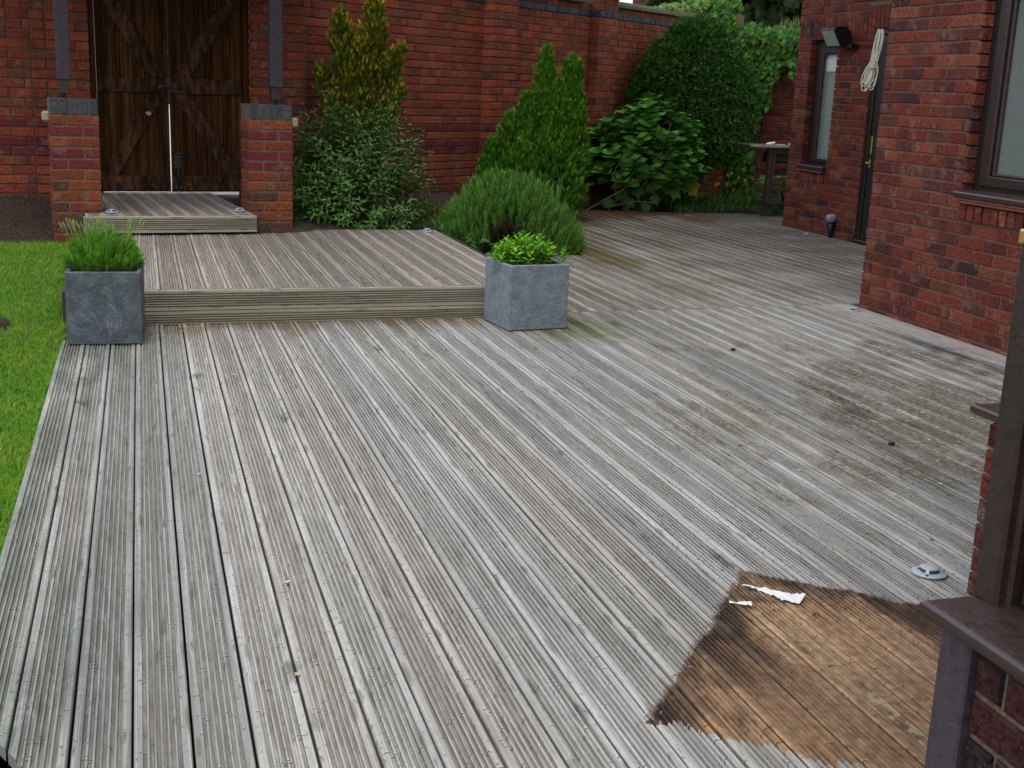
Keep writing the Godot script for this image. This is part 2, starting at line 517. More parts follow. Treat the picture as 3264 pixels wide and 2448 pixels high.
func near_map() -> ImageTexture:
	var w := 1400
	var h := 1500
	var n1 := noise_bytes(w, h, w / 2, h / 16, 0.03, 901, 4)     # streaks along the boards
	var n2 := noise_bytes(w, h, 350, 375, 0.02, 902, 5)           # wide patches
	var n3 := noise_bytes(w, h, w, h, 0.12, 903, 3)               # grit
	var n4 := noise_bytes(w, h, 700, 500, 0.05, 904, 4)
	var out := PackedByteArray()
	out.resize(w * h * 3)
	# the corner of the lifted mat and its two directions
	var mo := Vector2(1.688, 3.06)
	var ml := (Vector2(1.067, 2.298) - mo).normalized()
	var mq := Vector2(-ml.y, ml.x)
	if mq.x < 0.0:
		mq = -mq
	for j in h:
		var ww := NEAR.position.y + NEAR.size.y * j / h
		for i in w:
			var u := NEAR.position.x + NEAR.size.x * i / w
			var at := j * w + i
			var s := n1[at] / 255.0
			var p := n2[at] / 255.0
			var g := n3[at] / 255.0
			var q := n4[at] / 255.0
			var v := 0.93 + (p - 0.5) * 0.08 + (g - 0.5) * 0.08 + (s - 0.5) * 0.10
			var r := v
			var gg := v
			var b := v
			# brown silt caught by the house side of the deck
			var du := (u - 3.75) / 1.2
			var dw := (ww - 4.35) / 1.5
			var zone := 1.15 - sqrt(du * du + dw * dw)
			var m := clampf((zone + (p - 0.5) * 1.6 + (s - 0.5) * 1.5 + (q - 0.5) * 0.8) * 1.5, 0.0, 1.0)
			if m > 0.0:
				var gr := clampf((g - 0.36) * 3.2, 0.0, 1.0)
				r *= lerpf(1.0, lerpf(0.68, 0.86, gr), m)
				gg *= lerpf(1.0, lerpf(0.665, 0.835, gr), m)
				b *= lerpf(1.0, lerpf(0.63, 0.775, gr), m)
			# black mould streaks
			m = clampf((q * 0.5 + s * 0.7 + clampf(zone, 0.0, 0.5) * 0.22 - 0.91) * 7.0, 0.0, 1.0)
			r *= 1.0 - 0.45 * m
			gg *= 1.0 - 0.43 * m
			b *= 1.0 - 0.42 * m
			# old algae on the two outer boards
			if u < 0.1:
				m = clampf((0.12 - u) * 3.0, 0.0, 1.0) * clampf((p + s - 0.75) * 2.0, 0.0, 1.0)
				r *= 1.0 - 0.26 * m
				gg *= 1.0 - 0.22 * m
				b *= 1.0 - 0.24 * m
			# rust brown wash below the riser
			if ww > 6.2 and u < 2.6:
				m = clampf((ww - 6.72 + (s - 0.5) * 0.7 + (p - 0.5) * 0.3) * 3.6, 0.0, 1.0)
				r *= 1.0 - 0.16 * m
				gg *= 1.0 - 0.23 * m
				b *= 1.0 - 0.32 * m
			# green ring beside the right planter
			var dp := Vector2(u - 2.46, ww - 6.66).length()
			if dp < 0.6:
				m = clampf((0.40 - dp + (q - 0.5) * 0.5) * 3.0, 0.0, 1.0)
				r *= 1.0 - 0.22 * m
				gg *= 1.0 - 0.19 * m
				b *= 1.0 - 0.34 * m
			# dark wet band in front of the house wall
			if u > 3.6:
				var bd := absf(u - 4.42 + (ww - 5.9) * 0.03 + (q - 0.5) * 0.12)
				m = clampf(1.0 - bd / 0.10, 0.0, 1.0) * clampf(1.3 - absf(ww - 5.6) / 0.8, 0.0, 1.0) * clampf(s * 2.2 - 0.2, 0.0, 1.0)
				r *= 1.0 - 0.6 * m
				gg *= 1.0 - 0.58 * m
				b *= 1.0 - 0.55 * m
			# pale scuffs where the surface is worn
			m = clampf((s * 0.6 + p * 0.7 + g * 0.25 - 0.98) * 4.0, 0.0, 1.0)
			r = lerpf(r, 1.0, m * 0.6)
			gg = lerpf(gg, 1.0, m * 0.6)
			b = lerpf(b, 1.0, m * 0.6)
			# the brown oblong that a doormat kept damp
			var d := Vector2(u, ww) - mo
			var a := d.dot(ml)
			var c := d.dot(mq)
			var ragged := (g - 0.5) * 0.03 + (q - 0.5) * 0.05
			if a > -0.05 and a < 1.08 and c > -0.05 and c < 1.3:
				var ea := a + ragged * 0.6
				var ec := c + ragged * 0.6
				var far_end := 0.985 - a + ragged * 1.8 + (s - 0.5) * 0.04
				var e := minf(ec, minf(ea, far_end))
				if e > 0.0:
					var edge := 1.0 - clampf((minf(c, a) + (q - 0.5) * 0.30 + (s - 0.5) * 0.22) / 0.15, 0.0, 1.0)
					var tan_ := clampf((p - 0.22) * 1.5 + (s - 0.5) * 1.3, 0.0, 1.0)
					var br := lerpf(0.76, 0.97, tan_)
					var bg := lerpf(0.60, 0.80, tan_)
					var bb := lerpf(0.46, 0.63, tan_)
					var rot := clampf((q * 0.6 + s * 0.6 - 0.78) * 7.0, 0.0, 1.0)
					var dk := clampf(edge * (0.2 + q * 1.25) + rot * 0.55, 0.0, 1.0)
					br = lerpf(br, 0.25, dk)
					bg = lerpf(bg, 0.20, dk)
					bb = lerpf(bb, 0.155, dk)
					if s > 0.60 and g > 0.52 and c > 0.42 and a > 0.42:      # pale flaking surface near the house
						br = 1.0
						bg = 0.88
						bb = 0.70
					var specks := 0.8 + g * 0.4
					r = br * specks
					gg = bg * specks
					b = bb * specks
				if e > -0.007 and e < 0.008 and far_end > 0.02:
					var fluff := clampf(g * 1.6 - 0.3, 0.0, 1.0)
					r = lerpf(r, 0.74, fluff)
					gg = lerpf(gg, 0.62, fluff)
					b = lerpf(b, 0.57, fluff)
			var o := at * 3
			out[o] = int(clampf(r, 0.0, 1.0) * 255)
			out[o + 1] = int(clampf(gg, 0.0, 1.0) * 255)
			out[o + 2] = int(clampf(b, 0.0, 1.0) * 255)
	return ImageTexture.create_from_image(Image.create_from_data(w, h, false, Image.FORMAT_RGB8, out))

func far_map() -> ImageTexture:
	var w := 800
	var h := 800
	var n1 := noise_bytes(w, h, w, h / 12, 0.05, 911, 4)
	var n2 := noise_bytes(w, h, 300, 300, 0.02, 912, 5)
	var n3 := noise_bytes(w, h, w, h, 0.15, 913, 3)
	var out := PackedByteArray()
	out.resize(w * h * 3)
	for j in h:
		var ww := FAR.position.y + FAR.size.y * j / h
		for i in w:
			var u := FAR.position.x + FAR.size.x * i / w
			var at := j * w + i
			var s := n1[at] / 255.0
			var p := n2[at] / 255.0
			var g := n3[at] / 255.0
			var dirt := clampf(0.32 + (ww - 8.3) * 0.16 + (p - 0.5) * 1.5 + (s - 0.5) * 0.9, 0.0, 1.0)
			var v := 0.93 + (g - 0.5) * 0.14
			var r := v * lerpf(0.98, 0.74, dirt)
			var gg := v * lerpf(0.97, 0.71, dirt)
			var b := v * lerpf(0.955, 0.655, dirt)
			# pale worn lines
			var m := clampf((s * 0.75 + p * 0.5 - 0.80) * 6.0, 0.0, 1.0) * clampf((10.2 - ww) * 0.6, 0.15, 1.0)
			r = lerpf(r, 1.0, m * 0.75)
			gg = lerpf(gg, 0.99, m * 0.75)
			b = lerpf(b, 0.95, m * 0.75)
			# fallen needles and tannin below the shrubs at the back
			m = clampf((ww - 12.7 + (6.3 - u) * 0.5 + (p - 0.5) * 2.0 + (s - 0.5) * 0.8) * 1.2, 0.0, 1.0) * clampf((6.9 - u) * 1.4, 0.0, 1.0)
			r = lerpf(r, 0.62, m * 0.8)
			gg = lerpf(gg, 0.46, m * 0.8)
			b = lerpf(b, 0.27, m * 0.8)
			# green algae along the planting hole
			var d := maxf(absf(u - 3.79) - 0.10, 0.0) + maxf(9.4 - ww, 0.0) * 0.6
			m = clampf(0.9 - d * 5.0 + (p - 0.5) * 1.4, 0.0, 1.0) * (1.0 if ww < 11.5 else 0.0)
			r = lerpf(r, 0.58, m * 0.7)
			gg = lerpf(gg, 0.56, m * 0.7)
			b = lerpf(b, 0.30, m * 0.7)
			# light bits of leaf and bark
			if g > 0.73:
				r = lerpf(r, 1.0, 0.5)
				gg = lerpf(gg, 0.93, 0.5)
				b = lerpf(b, 0.76, 0.5)
			var o := at * 3
			out[o] = int(clampf(r, 0.0, 1.0) * 255)
			out[o + 1] = int(clampf(gg, 0.0, 1.0) * 255)
			out[o + 2] = int(clampf(b, 0.0, 1.0) * 255)
	return ImageTexture.create_from_image(Image.create_from_data(w, h, false, Image.FORMAT_RGB8, out))

# honed grey stone with pits, and on the first planter pale trowel sweeps
func planter_material(which: int) -> StandardMaterial3D:
	var n := 512
	var a := noise_bytes(n, n, 256, 256, 0.016, 701 + which * 9, 5)
	var g := noise_bytes(n, n, n, n, 0.25, 702 + which * 9, 3)
	var k := noise_bytes(n, n, n, n, 0.075, 703 + which * 9, 2)
	var r := RandomNumberGenerator.new()
	r.seed = 71 + which
	var arcs := []
	if which == 0:
		for i in 9:
			arcs.append([Vector2(r.randf_range(-0.05, 0.30), r.randf_range(0.75, 1.05)), r.randf_range(0.28, 0.72), r.randf_range(-1.4, -0.9), r.randf_range(-0.5, 0.1), r.randf_range(0.002, 0.005)])
		for i in 5:
			arcs.append([Vector2(r.randf_range(0.1, 0.45), r.randf_range(0.6, 0.8)), r.randf_range(0.3, 0.5), r.randf_range(-0.9, -0.2), r.randf_range(0.2, 0.6), r.randf_range(0.002, 0.004)])
	var out := PackedByteArray()
	out.resize(n * n * 3)
	for y in n:
		for x in n:
			var i := y * n + x
			var v := (0.345 if which == 0 else 0.49) + (a[i] / 255.0 - 0.5) * (0.17 if which == 0 else 0.13) + (g[i] / 255.0 - 0.5) * 0.07
			if k[i] < 70:
				v *= 0.70
			for arc in arcs:
				var d: Vector2 = Vector2(float(x) / n, float(y) / n) - arc[0]
				var t := d.angle()
				if t > arc[2] and t < arc[3]:
					var e := absf(d.length() - arc[1])
					if e < arc[4]:
						v += 0.20 * (1.0 - e / arc[4])
			out[i * 3] = int(clampf(v * 0.95, 0, 1) * 255)
			out[i * 3 + 1] = int(clampf(v * 1.04, 0, 1) * 255)
			out[i * 3 + 2] = int(clampf(v * 1.10, 0, 1) * 255)
	var m := plain(Color.WHITE, 0.7)
	m.albedo_texture = ImageTexture.create_from_image(Image.create_from_data(n, n, false, Image.FORMAT_RGB8, out))
	m.normal_enabled = true
	m.normal_texture = bump_texture(256, 0.06, 77 + which, 3.0)
	m.normal_scale = 0.5
	return m

# ---------------------------------------------------------------- bricks

# a brick seen from +z: a face at z = 0 in five columns, chamfers, sides running back to z = -depth; bands of plum in the vertex colours
func brick_mesh(l: float, hgt: float, depth: float, banded: float, columns: int, seed_: int) -> ArrayMesh:
	var r := RandomNumberGenerator.new()
	r.seed = seed_
	var st := begin()
	var b := 0.0045
	var cols := []
	var top := []
	var low := []
	var cur := 1.0
	for i in columns + 1:
		if r.randf() < 0.6:
			cur = 1.0 if r.randf() > banded else r.randf_range(0.35, 0.8)
		cols.append(Color(lerpf(0.42, 1.0, cur), lerpf(0.72, 1.0, cur), lerpf(1.25, 1.0, cur)) * lerpf(0.75, 1.0, cur))
		top.append(hgt * 0.5 + r.randf_range(-0.0018, 0.0012))
		low.append(-hgt * 0.5 + r.randf_range(-0.0012, 0.0018))
	var zz := []
	for i in columns + 1:
		zz.append(r.randf_range(-0.0012, 0.0012))
	for i in columns:
		var c0: Color = cols[i]
		var c1: Color = cols[i + 1]
		var x0 := lerpf(-l * 0.5, l * 0.5, float(i) / columns)
		var x1 := lerpf(-l * 0.5, l * 0.5, float(i + 1) / columns)
		var i0 := x0 + (b if i == 0 else 0.0)
		var i1 := x1 - (b if i == columns - 1 else 0.0)
		var f := [Vector3(i0, low[i] + b, zz[i]), Vector3(i1, low[i + 1] + b, zz[i + 1]), Vector3(i1, top[i + 1] - b, zz[i + 1]), Vector3(i0, top[i] - b, zz[i])]
		var e := [Vector3(x0, low[i], -b), Vector3(x1, low[i + 1], -b), Vector3(x1, top[i + 1], -b), Vector3(x0, top[i], -b)]
		var k := [Vector3(x0, low[i], -depth), Vector3(x1, low[i + 1], -depth), Vector3(x1, top[i + 1], -depth), Vector3(x0, top[i], -depth)]
		ctri(st, f[0], f[1], f[2], c0, c1, c1, Vector3.BACK)
		ctri(st, f[0], f[2], f[3], c0, c1, c0, Vector3.BACK)
		ctri(st, e[3], e[2], f[2], c0, c1, c1, Vector3(0, 1, 1))
		ctri(st, e[3], f[2], f[3], c0, c1, c0, Vector3(0, 1, 1))
		ctri(st, e[0], e[1], f[1], c0, c1, c1, Vector3(0, -1, 1))
		ctri(st, e[0], f[1], f[0], c0, c1, c0, Vector3(0, -1, 1))
		if i == 0:
			ctri(st, e[0], e[3], f[3], c0, c0, c0, Vector3(-1, 0, 1))
			ctri(st, e[0], f[3], f[0], c0, c0, c0, Vector3(-1, 0, 1))
			ctri(st, k[0], k[3], e[3], c0, c0, c0, Vector3.LEFT)
			ctri(st, k[0], e[3], e[0], c0, c0, c0, Vector3.LEFT)
		if i == columns - 1:
			ctri(st, e[1], e[2], f[2], c1, c1, c1, Vector3(1, 0, 1))
			ctri(st, e[1], f[2], f[1], c1, c1, c1, Vector3(1, 0, 1))
			ctri(st, k[1], k[2], e[2], c1, c1, c1, Vector3.RIGHT)
			ctri(st, k[1], e[2], e[1], c1, c1, c1, Vector3.RIGHT)
	var ex: float = l * 0.5
	var tl: Color = cols[0]
	ctri(st, Vector3(-ex, hgt * 0.5, -b), Vector3(ex, hgt * 0.5, -b), Vector3(ex, hgt * 0.5, -depth), tl, tl, tl, Vector3.UP)
	ctri(st, Vector3(-ex, hgt * 0.5, -b), Vector3(ex, hgt * 0.5, -depth), Vector3(-ex, hgt * 0.5, -depth), tl, tl, tl, Vector3.UP)
	ctri(st, Vector3(-ex, -hgt * 0.5, -b), Vector3(ex, -hgt * 0.5, -b), Vector3(ex, -hgt * 0.5, -depth), tl, tl, tl, Vector3.DOWN)
	ctri(st, Vector3(-ex, -hgt * 0.5, -b), Vector3(ex, -hgt * 0.5, -depth), Vector3(-ex, -hgt * 0.5, -depth), tl, tl, tl, Vector3.DOWN)
	return finish(st)

func ctri(st: SurfaceTool, a: Vector3, b: Vector3, c: Vector3, ca: Color, cb: Color, cc: Color, hint: Vector3) -> void:
	if (c - a).cross(b - a).dot(hint) < 0.0:
		var t := b
		b = c
		c = t
		var tc := cb
		cb = cc
		cc = tc
	st.set_color(ca)
	st.add_vertex(a)
	st.set_color(cb)
	st.add_vertex(b)
	st.set_color(cc)
	st.add_vertex(c)

func make_bricks() -> void:
	for i in 7:
		brick_house.append(brick_mesh(0.215, 0.065, 0.1, 0.42, 5, 1000 + i))
		brick_garden.append(brick_mesh(0.225, 0.067, 0.112, 0.14, 3, 1100 + i))
	for i in 4:
		brick_house_half.append(brick_mesh(0.1025, 0.065, 0.1, 0.5, 2, 1200 + i))
		brick_garden_half.append(brick_mesh(0.108, 0.067, 0.112, 0.2, 2, 1300 + i))

# one brick into the list: x0..x1 along the wall frame, its middle height, its face at z
func lay(recs: Array, fr: Transform3D, x0: float, x1: float, ym: float, hgt: float, z: float, house: bool, mat: Material, upright := false) -> void:
	var l := x1 - x0
	if l < 0.018:
		return
	var full := 0.215 if house else 0.225
	var long := hgt if upright else l
	var tall := l if upright else hgt
	var half := long < full * 0.62
	var pick: Array = (brick_house_half if half else brick_house) if house else (brick_garden_half if half else brick_garden)
	var m: Mesh = pick[rng.randi() % pick.size()]
	var nominal := (0.1025 if half else 0.215) if house else (0.108 if half else 0.225)
	var nh := 0.065 if house else 0.067
	var b := Basis.from_scale(Vector3(long / nominal, tall / nh, 1.0))
	if upright:
		b = Basis(Vector3.BACK, PI / 2) * b
	b = Basis(Vector3.BACK, rf(-0.004, 0.004)) * b
	var xf := fr * Transform3D(b, Vector3((x0 + x1) * 0.5, ym + rf(-0.001, 0.001), z + rf(-0.0025, 0.0025)))
	recs.append([xf, m, mat])

# courses of bricks on the frame's face between the openings (Rect2 in wall coordinates); tone picks the material of a brick from its height
func courses(recs: Array, fr: Transform3D, x0: float, x1: float, y0: float, y1: float, course: float, unit: float, joint: float, openings: Array, z: float, house: bool, tone: Callable, phase := 0.0, y_origin := 0.0) -> void:
	var k0 := int(floor((y0 - y_origin) / course + 0.001))
	var k1 := int(ceil((y1 - y_origin) / course - 0.001))
	for k in range(k0, k1):
		var lo := maxf(y_origin + k * course, y0)
		var hi := minf(y_origin + (k + 1) * course, y1)
		var hgt := hi - lo - joint
		if hgt < 0.015:
			continue
		var ym := (lo + hi) * 0.5
		var spans := [[x0, x1]]
		for o in openings:
			if ym > o.position.y and ym < o.end.y:
				var nx := []
				for s in spans:
					if o.end.x <= s[0] or o.position.x >= s[1]:
						nx.append(s)
					else:
						if o.position.x - s[0] > 0.02:
							nx.append([s[0], o.position.x])
						if s[1] - o.end.x > 0.02:
							nx.append([o.end.x, s[1]])
				spans = nx
		var off := phase + (unit * 0.5 if posmod(k, 2) == 1 else 0.0)
		for s in spans:
			var a: float = s[0]
			var i := int(floor((a - off) / unit))
			var first := i
			while true:
				var b0: float = maxf(off + i * unit, s[0])
				var b1: float = minf(off + (i + 1) * unit, s[1] + joint)
				if b0 >= s[1] - 0.012:
					break
				if i == first and b1 - b0 < 0.05 and off + (i + 2) * unit < s[1]:
					b1 = off + (i + 2) * unit
					i += 1
				var last: bool = s[1] - b1 < 0.045 and b1 < s[1]
				if last:
					b1 = s[1] + joint
				if house or rng.randf() > 0.13 or b1 - b0 < unit * 0.9:
					lay(recs, fr, b0, b1 - joint, ym, hgt, z, house, tone.call(ym))
				else:                                    # now and then two headers in place of a stretcher
					lay(recs, fr, b0, b0 + unit * 0.5 - joint, ym, hgt, z, house, tone.call(ym))
					lay(recs, fr, b0 + unit * 0.5, b1 - joint, ym, hgt, z, house, tone.call(ym))
				i += 1
				if last:
					break

# the largest in view become parts, the others one joined part
func commit_bricks(root: Node3D, recs: Array, most: int, called := "brick") -> void:
	var inv := root.global_transform.affine_inverse()
	var seen_ := []
	var rest := []
	for r in recs:
		var p: Vector3 = r[0].origin
		if in_view(p, 0.03):
			seen_.append([p.distance_squared_to(eye), r])
		else:
			rest.append(r)
	seen_.sort_custom(func(a, b): return a[0] < b[0])
	for i in seen_.size():
		if i < most:
			var r: Array = seen_[i][1]
			part(called, r[1], r[2], root, inv * (r[0] as Transform3D))
		else:
			rest.append(seen_[i][1])
	if rest.is_empty():
		return
	var by := {}
	for r in rest:
		if not by.has(r[2]):
			by[r[2]] = SurfaceTool.new()
			by[r[2]].begin(Mesh.PRIMITIVE_TRIANGLES)
		by[r[2]].append_from(r[1], 0, inv * (r[0] as Transform3D))
	var am := ArrayMesh.new()
	for mat in by:
		by[mat].commit(am)
		am.surface_set_material(am.get_surface_count() - 1, mat)
	var o := part("further_bricks", am, null, root)
	o.set_meta("kind", "stuff")

# the mortar body of a wall between x0..x1, y0..y1 and z back..front with openings left out
func wall_body(fr: Transform3D, x0: float, x1: float, y0: float, y1: float, back: float, front: float, openings: Array) -> ArrayMesh:
	var xs := [x0, x1]
	var ys := [y0, y1]
	for o in openings:
		for v in [o.position.x, o.end.x]:
			if v > x0 and v < x1:
				xs.append(v)
		for v in [o.position.y, o.end.y]:
			if v > y0 and v < y1:
				ys.append(v)
	xs.sort()
	ys.sort()
	var st := begin()
	for i in xs.size() - 1:
		for j in ys.size() - 1:
			var c := Vector2((xs[i] + xs[i + 1]) * 0.5, (ys[j] + ys[j + 1]) * 0.5)
			var hole := false
			for o in openings:
				if o.has_point(c):
					hole = true
			if not hole and xs[i + 1] - xs[i] > 1e-4 and ys[j + 1] - ys[j] > 1e-4:
				add_box(st, Vector3(c.x, c.y, (back + front) * 0.5), Vector3(xs[i + 1] - xs[i], ys[j + 1] - ys[j], front - back), 0.0, fr)
	return finish(st)

func any_of(list: Array) -> Material:
	return list[rng.randi() % list.size()]

# ---------------------------------------------------------------- ground

func wall_b_dist(u: float, w: float) -> float:       # distance in front of the long garden wall
	return (u - 2.594) * 0.608 - (w - 12.421) * 0.794

func ground_height(u: float, w: float) -> float:
	if u < -0.38:                                     # lawn, rising to the earth bed below the gate wall
		return -0.035 + 0.155 * smoothstep(5.5, 9.6, w) + 0.2 * smoothstep(9.6, 11.1, w)
	if u < 1.6 and w > 11.30 + 0.118 * (u + 0.34):
		return -0.3
	var y := -0.14
	if w > 9.7 and u < 2.42:
		y = 0.13
	var d := wall_b_dist(u, w)
	var rise := 0.42 * smoothstep(2.0, 0.2, d) * smoothstep(5.6, 2.6, u)
	if u > 3.6 and w > 13.2:
		y = -0.05
	return y + rise * (0.45 if u < 2.42 and w > 9.7 else 1.0)

func height_sheet(u0: float, u1: float, w0: float, w1: float, step: float, rough: float, seed_: int) -> ArrayMesh:
	var n := noise(1.6, seed_, 4)
	var nu := int(ceil((u1 - u0) / step))
	var nw := int(ceil((w1 - w0) / step))
	var st := begin()
	st.set_smooth_group(0)
	var p := func(i: int, j: int) -> Vector3:
		var u := u0 + (u1 - u0) * i / nu
		var w := w0 + (w1 - w0) * j / nw
		return P(u, ground_height(u, w) + n.get_noise_2d(u * 3.0, w * 3.0) * rough, w)
	for i in nu:
		for j in nw:
			quad(st, p.call(i, j), p.call(i + 1, j), p.call(i + 1, j + 1), p.call(i, j + 1), Vector3.UP)
	return finish(st)

func build_ground() -> void:
	var st := begin()
	quad(st, P(-400, -0.45, -400), P(400, -0.45, -400), P(400, -0.45, 400), P(-400, -0.45, 400), Vector3.UP)
	struct("ground", finish(st), M.lawn_soil)
	struct("lawn", height_sheet(-12.0, -0.40, -6.0, 9.7, 0.2, 0.012, 21), M.lawn_soil, "short green lawn beside the deck")
	struct("bare_soil", height_sheet(-12.0, -0.30, 9.7, 11.6, 0.09, 0.05, 22), M.soil, "bare brown earth between lawn and gate wall")
	struct("planting_soil", height_sheet(-0.30, 7.9, 9.0, 16.6, 0.12, 0.03, 23), M.soil, "dark soil of the planting bed under the garden wall")
	# street outside the gate
	var st2 := begin()
	quad(st2, P(-30, 0.335, 11.44), P(1.5, 0.335, 11.44), P(1.5, 0.335, 70), P(-30, 0.335, 70), Vector3.UP)
	struct("driveway", finish(st2), M.paving, "pale driveway outside the gate")
	# a flat grey stone lying in the lawn at the left edge
	var sl := begin()
	sl.set_smooth_group(0)
	var ring := []
	for k in 14:
		var a := TAU * k / 14.0
		var rr := 0.21 + 0.03 * sin(a * 3.0 + 1.0) + 0.02 * sin(a * 5.0)
		ring.append(Vector3(cos(a) * rr, 0.0, sin(a) * rr * 1.25))
	for k in 14:
		var a: Vector3 = ring[k]
		var b: Vector3 = ring[(k + 1) % 14]
		tri(sl, Vector3(0, 0.022, 0), a * 0.9 + Vector3(0, 0.018, 0), b * 0.9 + Vector3(0, 0.018, 0), Vector3.UP)
		quad(sl, a * 0.9 + Vector3(0, 0.018, 0), b * 0.9 + Vector3(0, 0.018, 0), b - Vector3(0, 0.05, 0), a - Vector3(0, 0.05, 0), a + Vector3.UP * 0.05)
	var stone := part(numbered("stepping_stone"), finish(sl), M.soil, self, Transform3D(Basis(), P(-0.93, ground_height(-0.93, 7.05) + 0.012, 7.05)))
	tag(stone, "flat earthy stepping stone set in the lawn at its left edge", "stepping stone")

func build_grass() -> void:
	var tuft := begin()
	tuft.set_smooth_group(0)
	var r := RandomNumberGenerator.new()
	r.seed = 5
	for i in 6:
		var a := r.randf() * TAU
		var base := Vector3(cos(a), 0, sin(a)) * r.randf_range(0.0, 0.012)
		var lean := Vector3(cos(a + 0.6), 0, sin(a + 0.6)) * r.randf_range(0.006, 0.022)
		var hh := r.randf_range(0.018, 0.036)
		var side := Vector3(-sin(a), 0, cos(a)) * 0.0016
		var mid := base + lean * 0.35 + Vector3(0, hh * 0.6, 0)
		var tip := base + lean + Vector3(0, hh, 0)
		var hint := Vector3(cos(a), 0.6, sin(a))
		quad(tuft, base - side, base + side, mid + side * 0.8, mid - side * 0.8, hint)
		tri(tuft, mid - side * 0.8, mid + side * 0.8, tip, hint)
	var mesh := finish(tuft)
	var mm := MultiMesh.new()
	mm.transform_format = MultiMesh.TRANSFORM_3D
	mm.use_colors = true
	mm.mesh = mesh
	var patch := noise(0.9, 77, 3)
	var xs := []
	var cs := []
	for i in 60000:
		var w := rf(1.4, 9.75)
		var u := -0.425 - absf(rf(0.0, 1.0)) * (0.35 + w * 0.16)
		if Vector2((u + 0.93) / 0.19, (w - 7.05) / 0.24).length() < 1.0:
			continue
		var s := rf(0.55, 0.95)
		var g := patch.get_noise_2d(u * 2.0, w * 2.0)
		if w > 9.5 and rng.randf() < (w - 9.5) * 4.0:
			continue
		if u > -0.47:
			s *= 1.25
		xs.append(Transform3D(Basis(Vector3.UP, rf(0, TAU)) * Basis.from_scale(Vector3(s, s, s)), P(u, ground_height(u, w) - 0.003, w)))
		var dry := clampf(0.28 + g * 0.7 + rf(-0.25, 0.25), 0.0, 1.0)
		cs.append(Color(lerpf(0.14, 0.27, dry), lerpf(0.33, 0.39, dry), lerpf(0.028, 0.048, dry)) * rf(0.8, 1.2))
	mm.instance_count = xs.size()
	for i in xs.size():
		mm.set_instance_transform(i, xs[i])
		mm.set_instance_color(i, cs[i])
	var o := MultiMeshInstance3D.new()
	o.name = "grass"
	o.multimesh = mm
	o.material_override = leaf_mat(Color.WHITE, Color(0.4, 0.55, 0.15), 0.6)
	add_child(o)
	tag(o, "short mown grass growing on the lawn left of the deck", "grass")
	o.set_meta("kind", "stuff")

# ---------------------------------------------------------------- decking

# the grooved face of a board: (x, y) from one lower edge over the top to the other
func groove_profile(width: float, grooves: int, depth: float, thick := 0.028) -> Array:
	var p := [Vector2(0, -thick), Vector2(0, -0.0035), Vector2(0.003, 0)]
	var margin := 0.017
	var pitch := (width - margin * 2.0) / grooves
	for i in grooves:
		var x := margin + pitch * i
		p.append(Vector2(x + pitch * 0.16, 0))
		p.append(Vector2(x + pitch * 0.22, -depth))
		p.append(Vector2(x + pitch * 0.78, -depth))
		p.append(Vector2(x + pitch * 0.84, 0))
	p.append(Vector2(width - 0.003, 0))
	p.append(Vector2(width, -0.0035))
	p.append(Vector2(width, -thick))
	return p

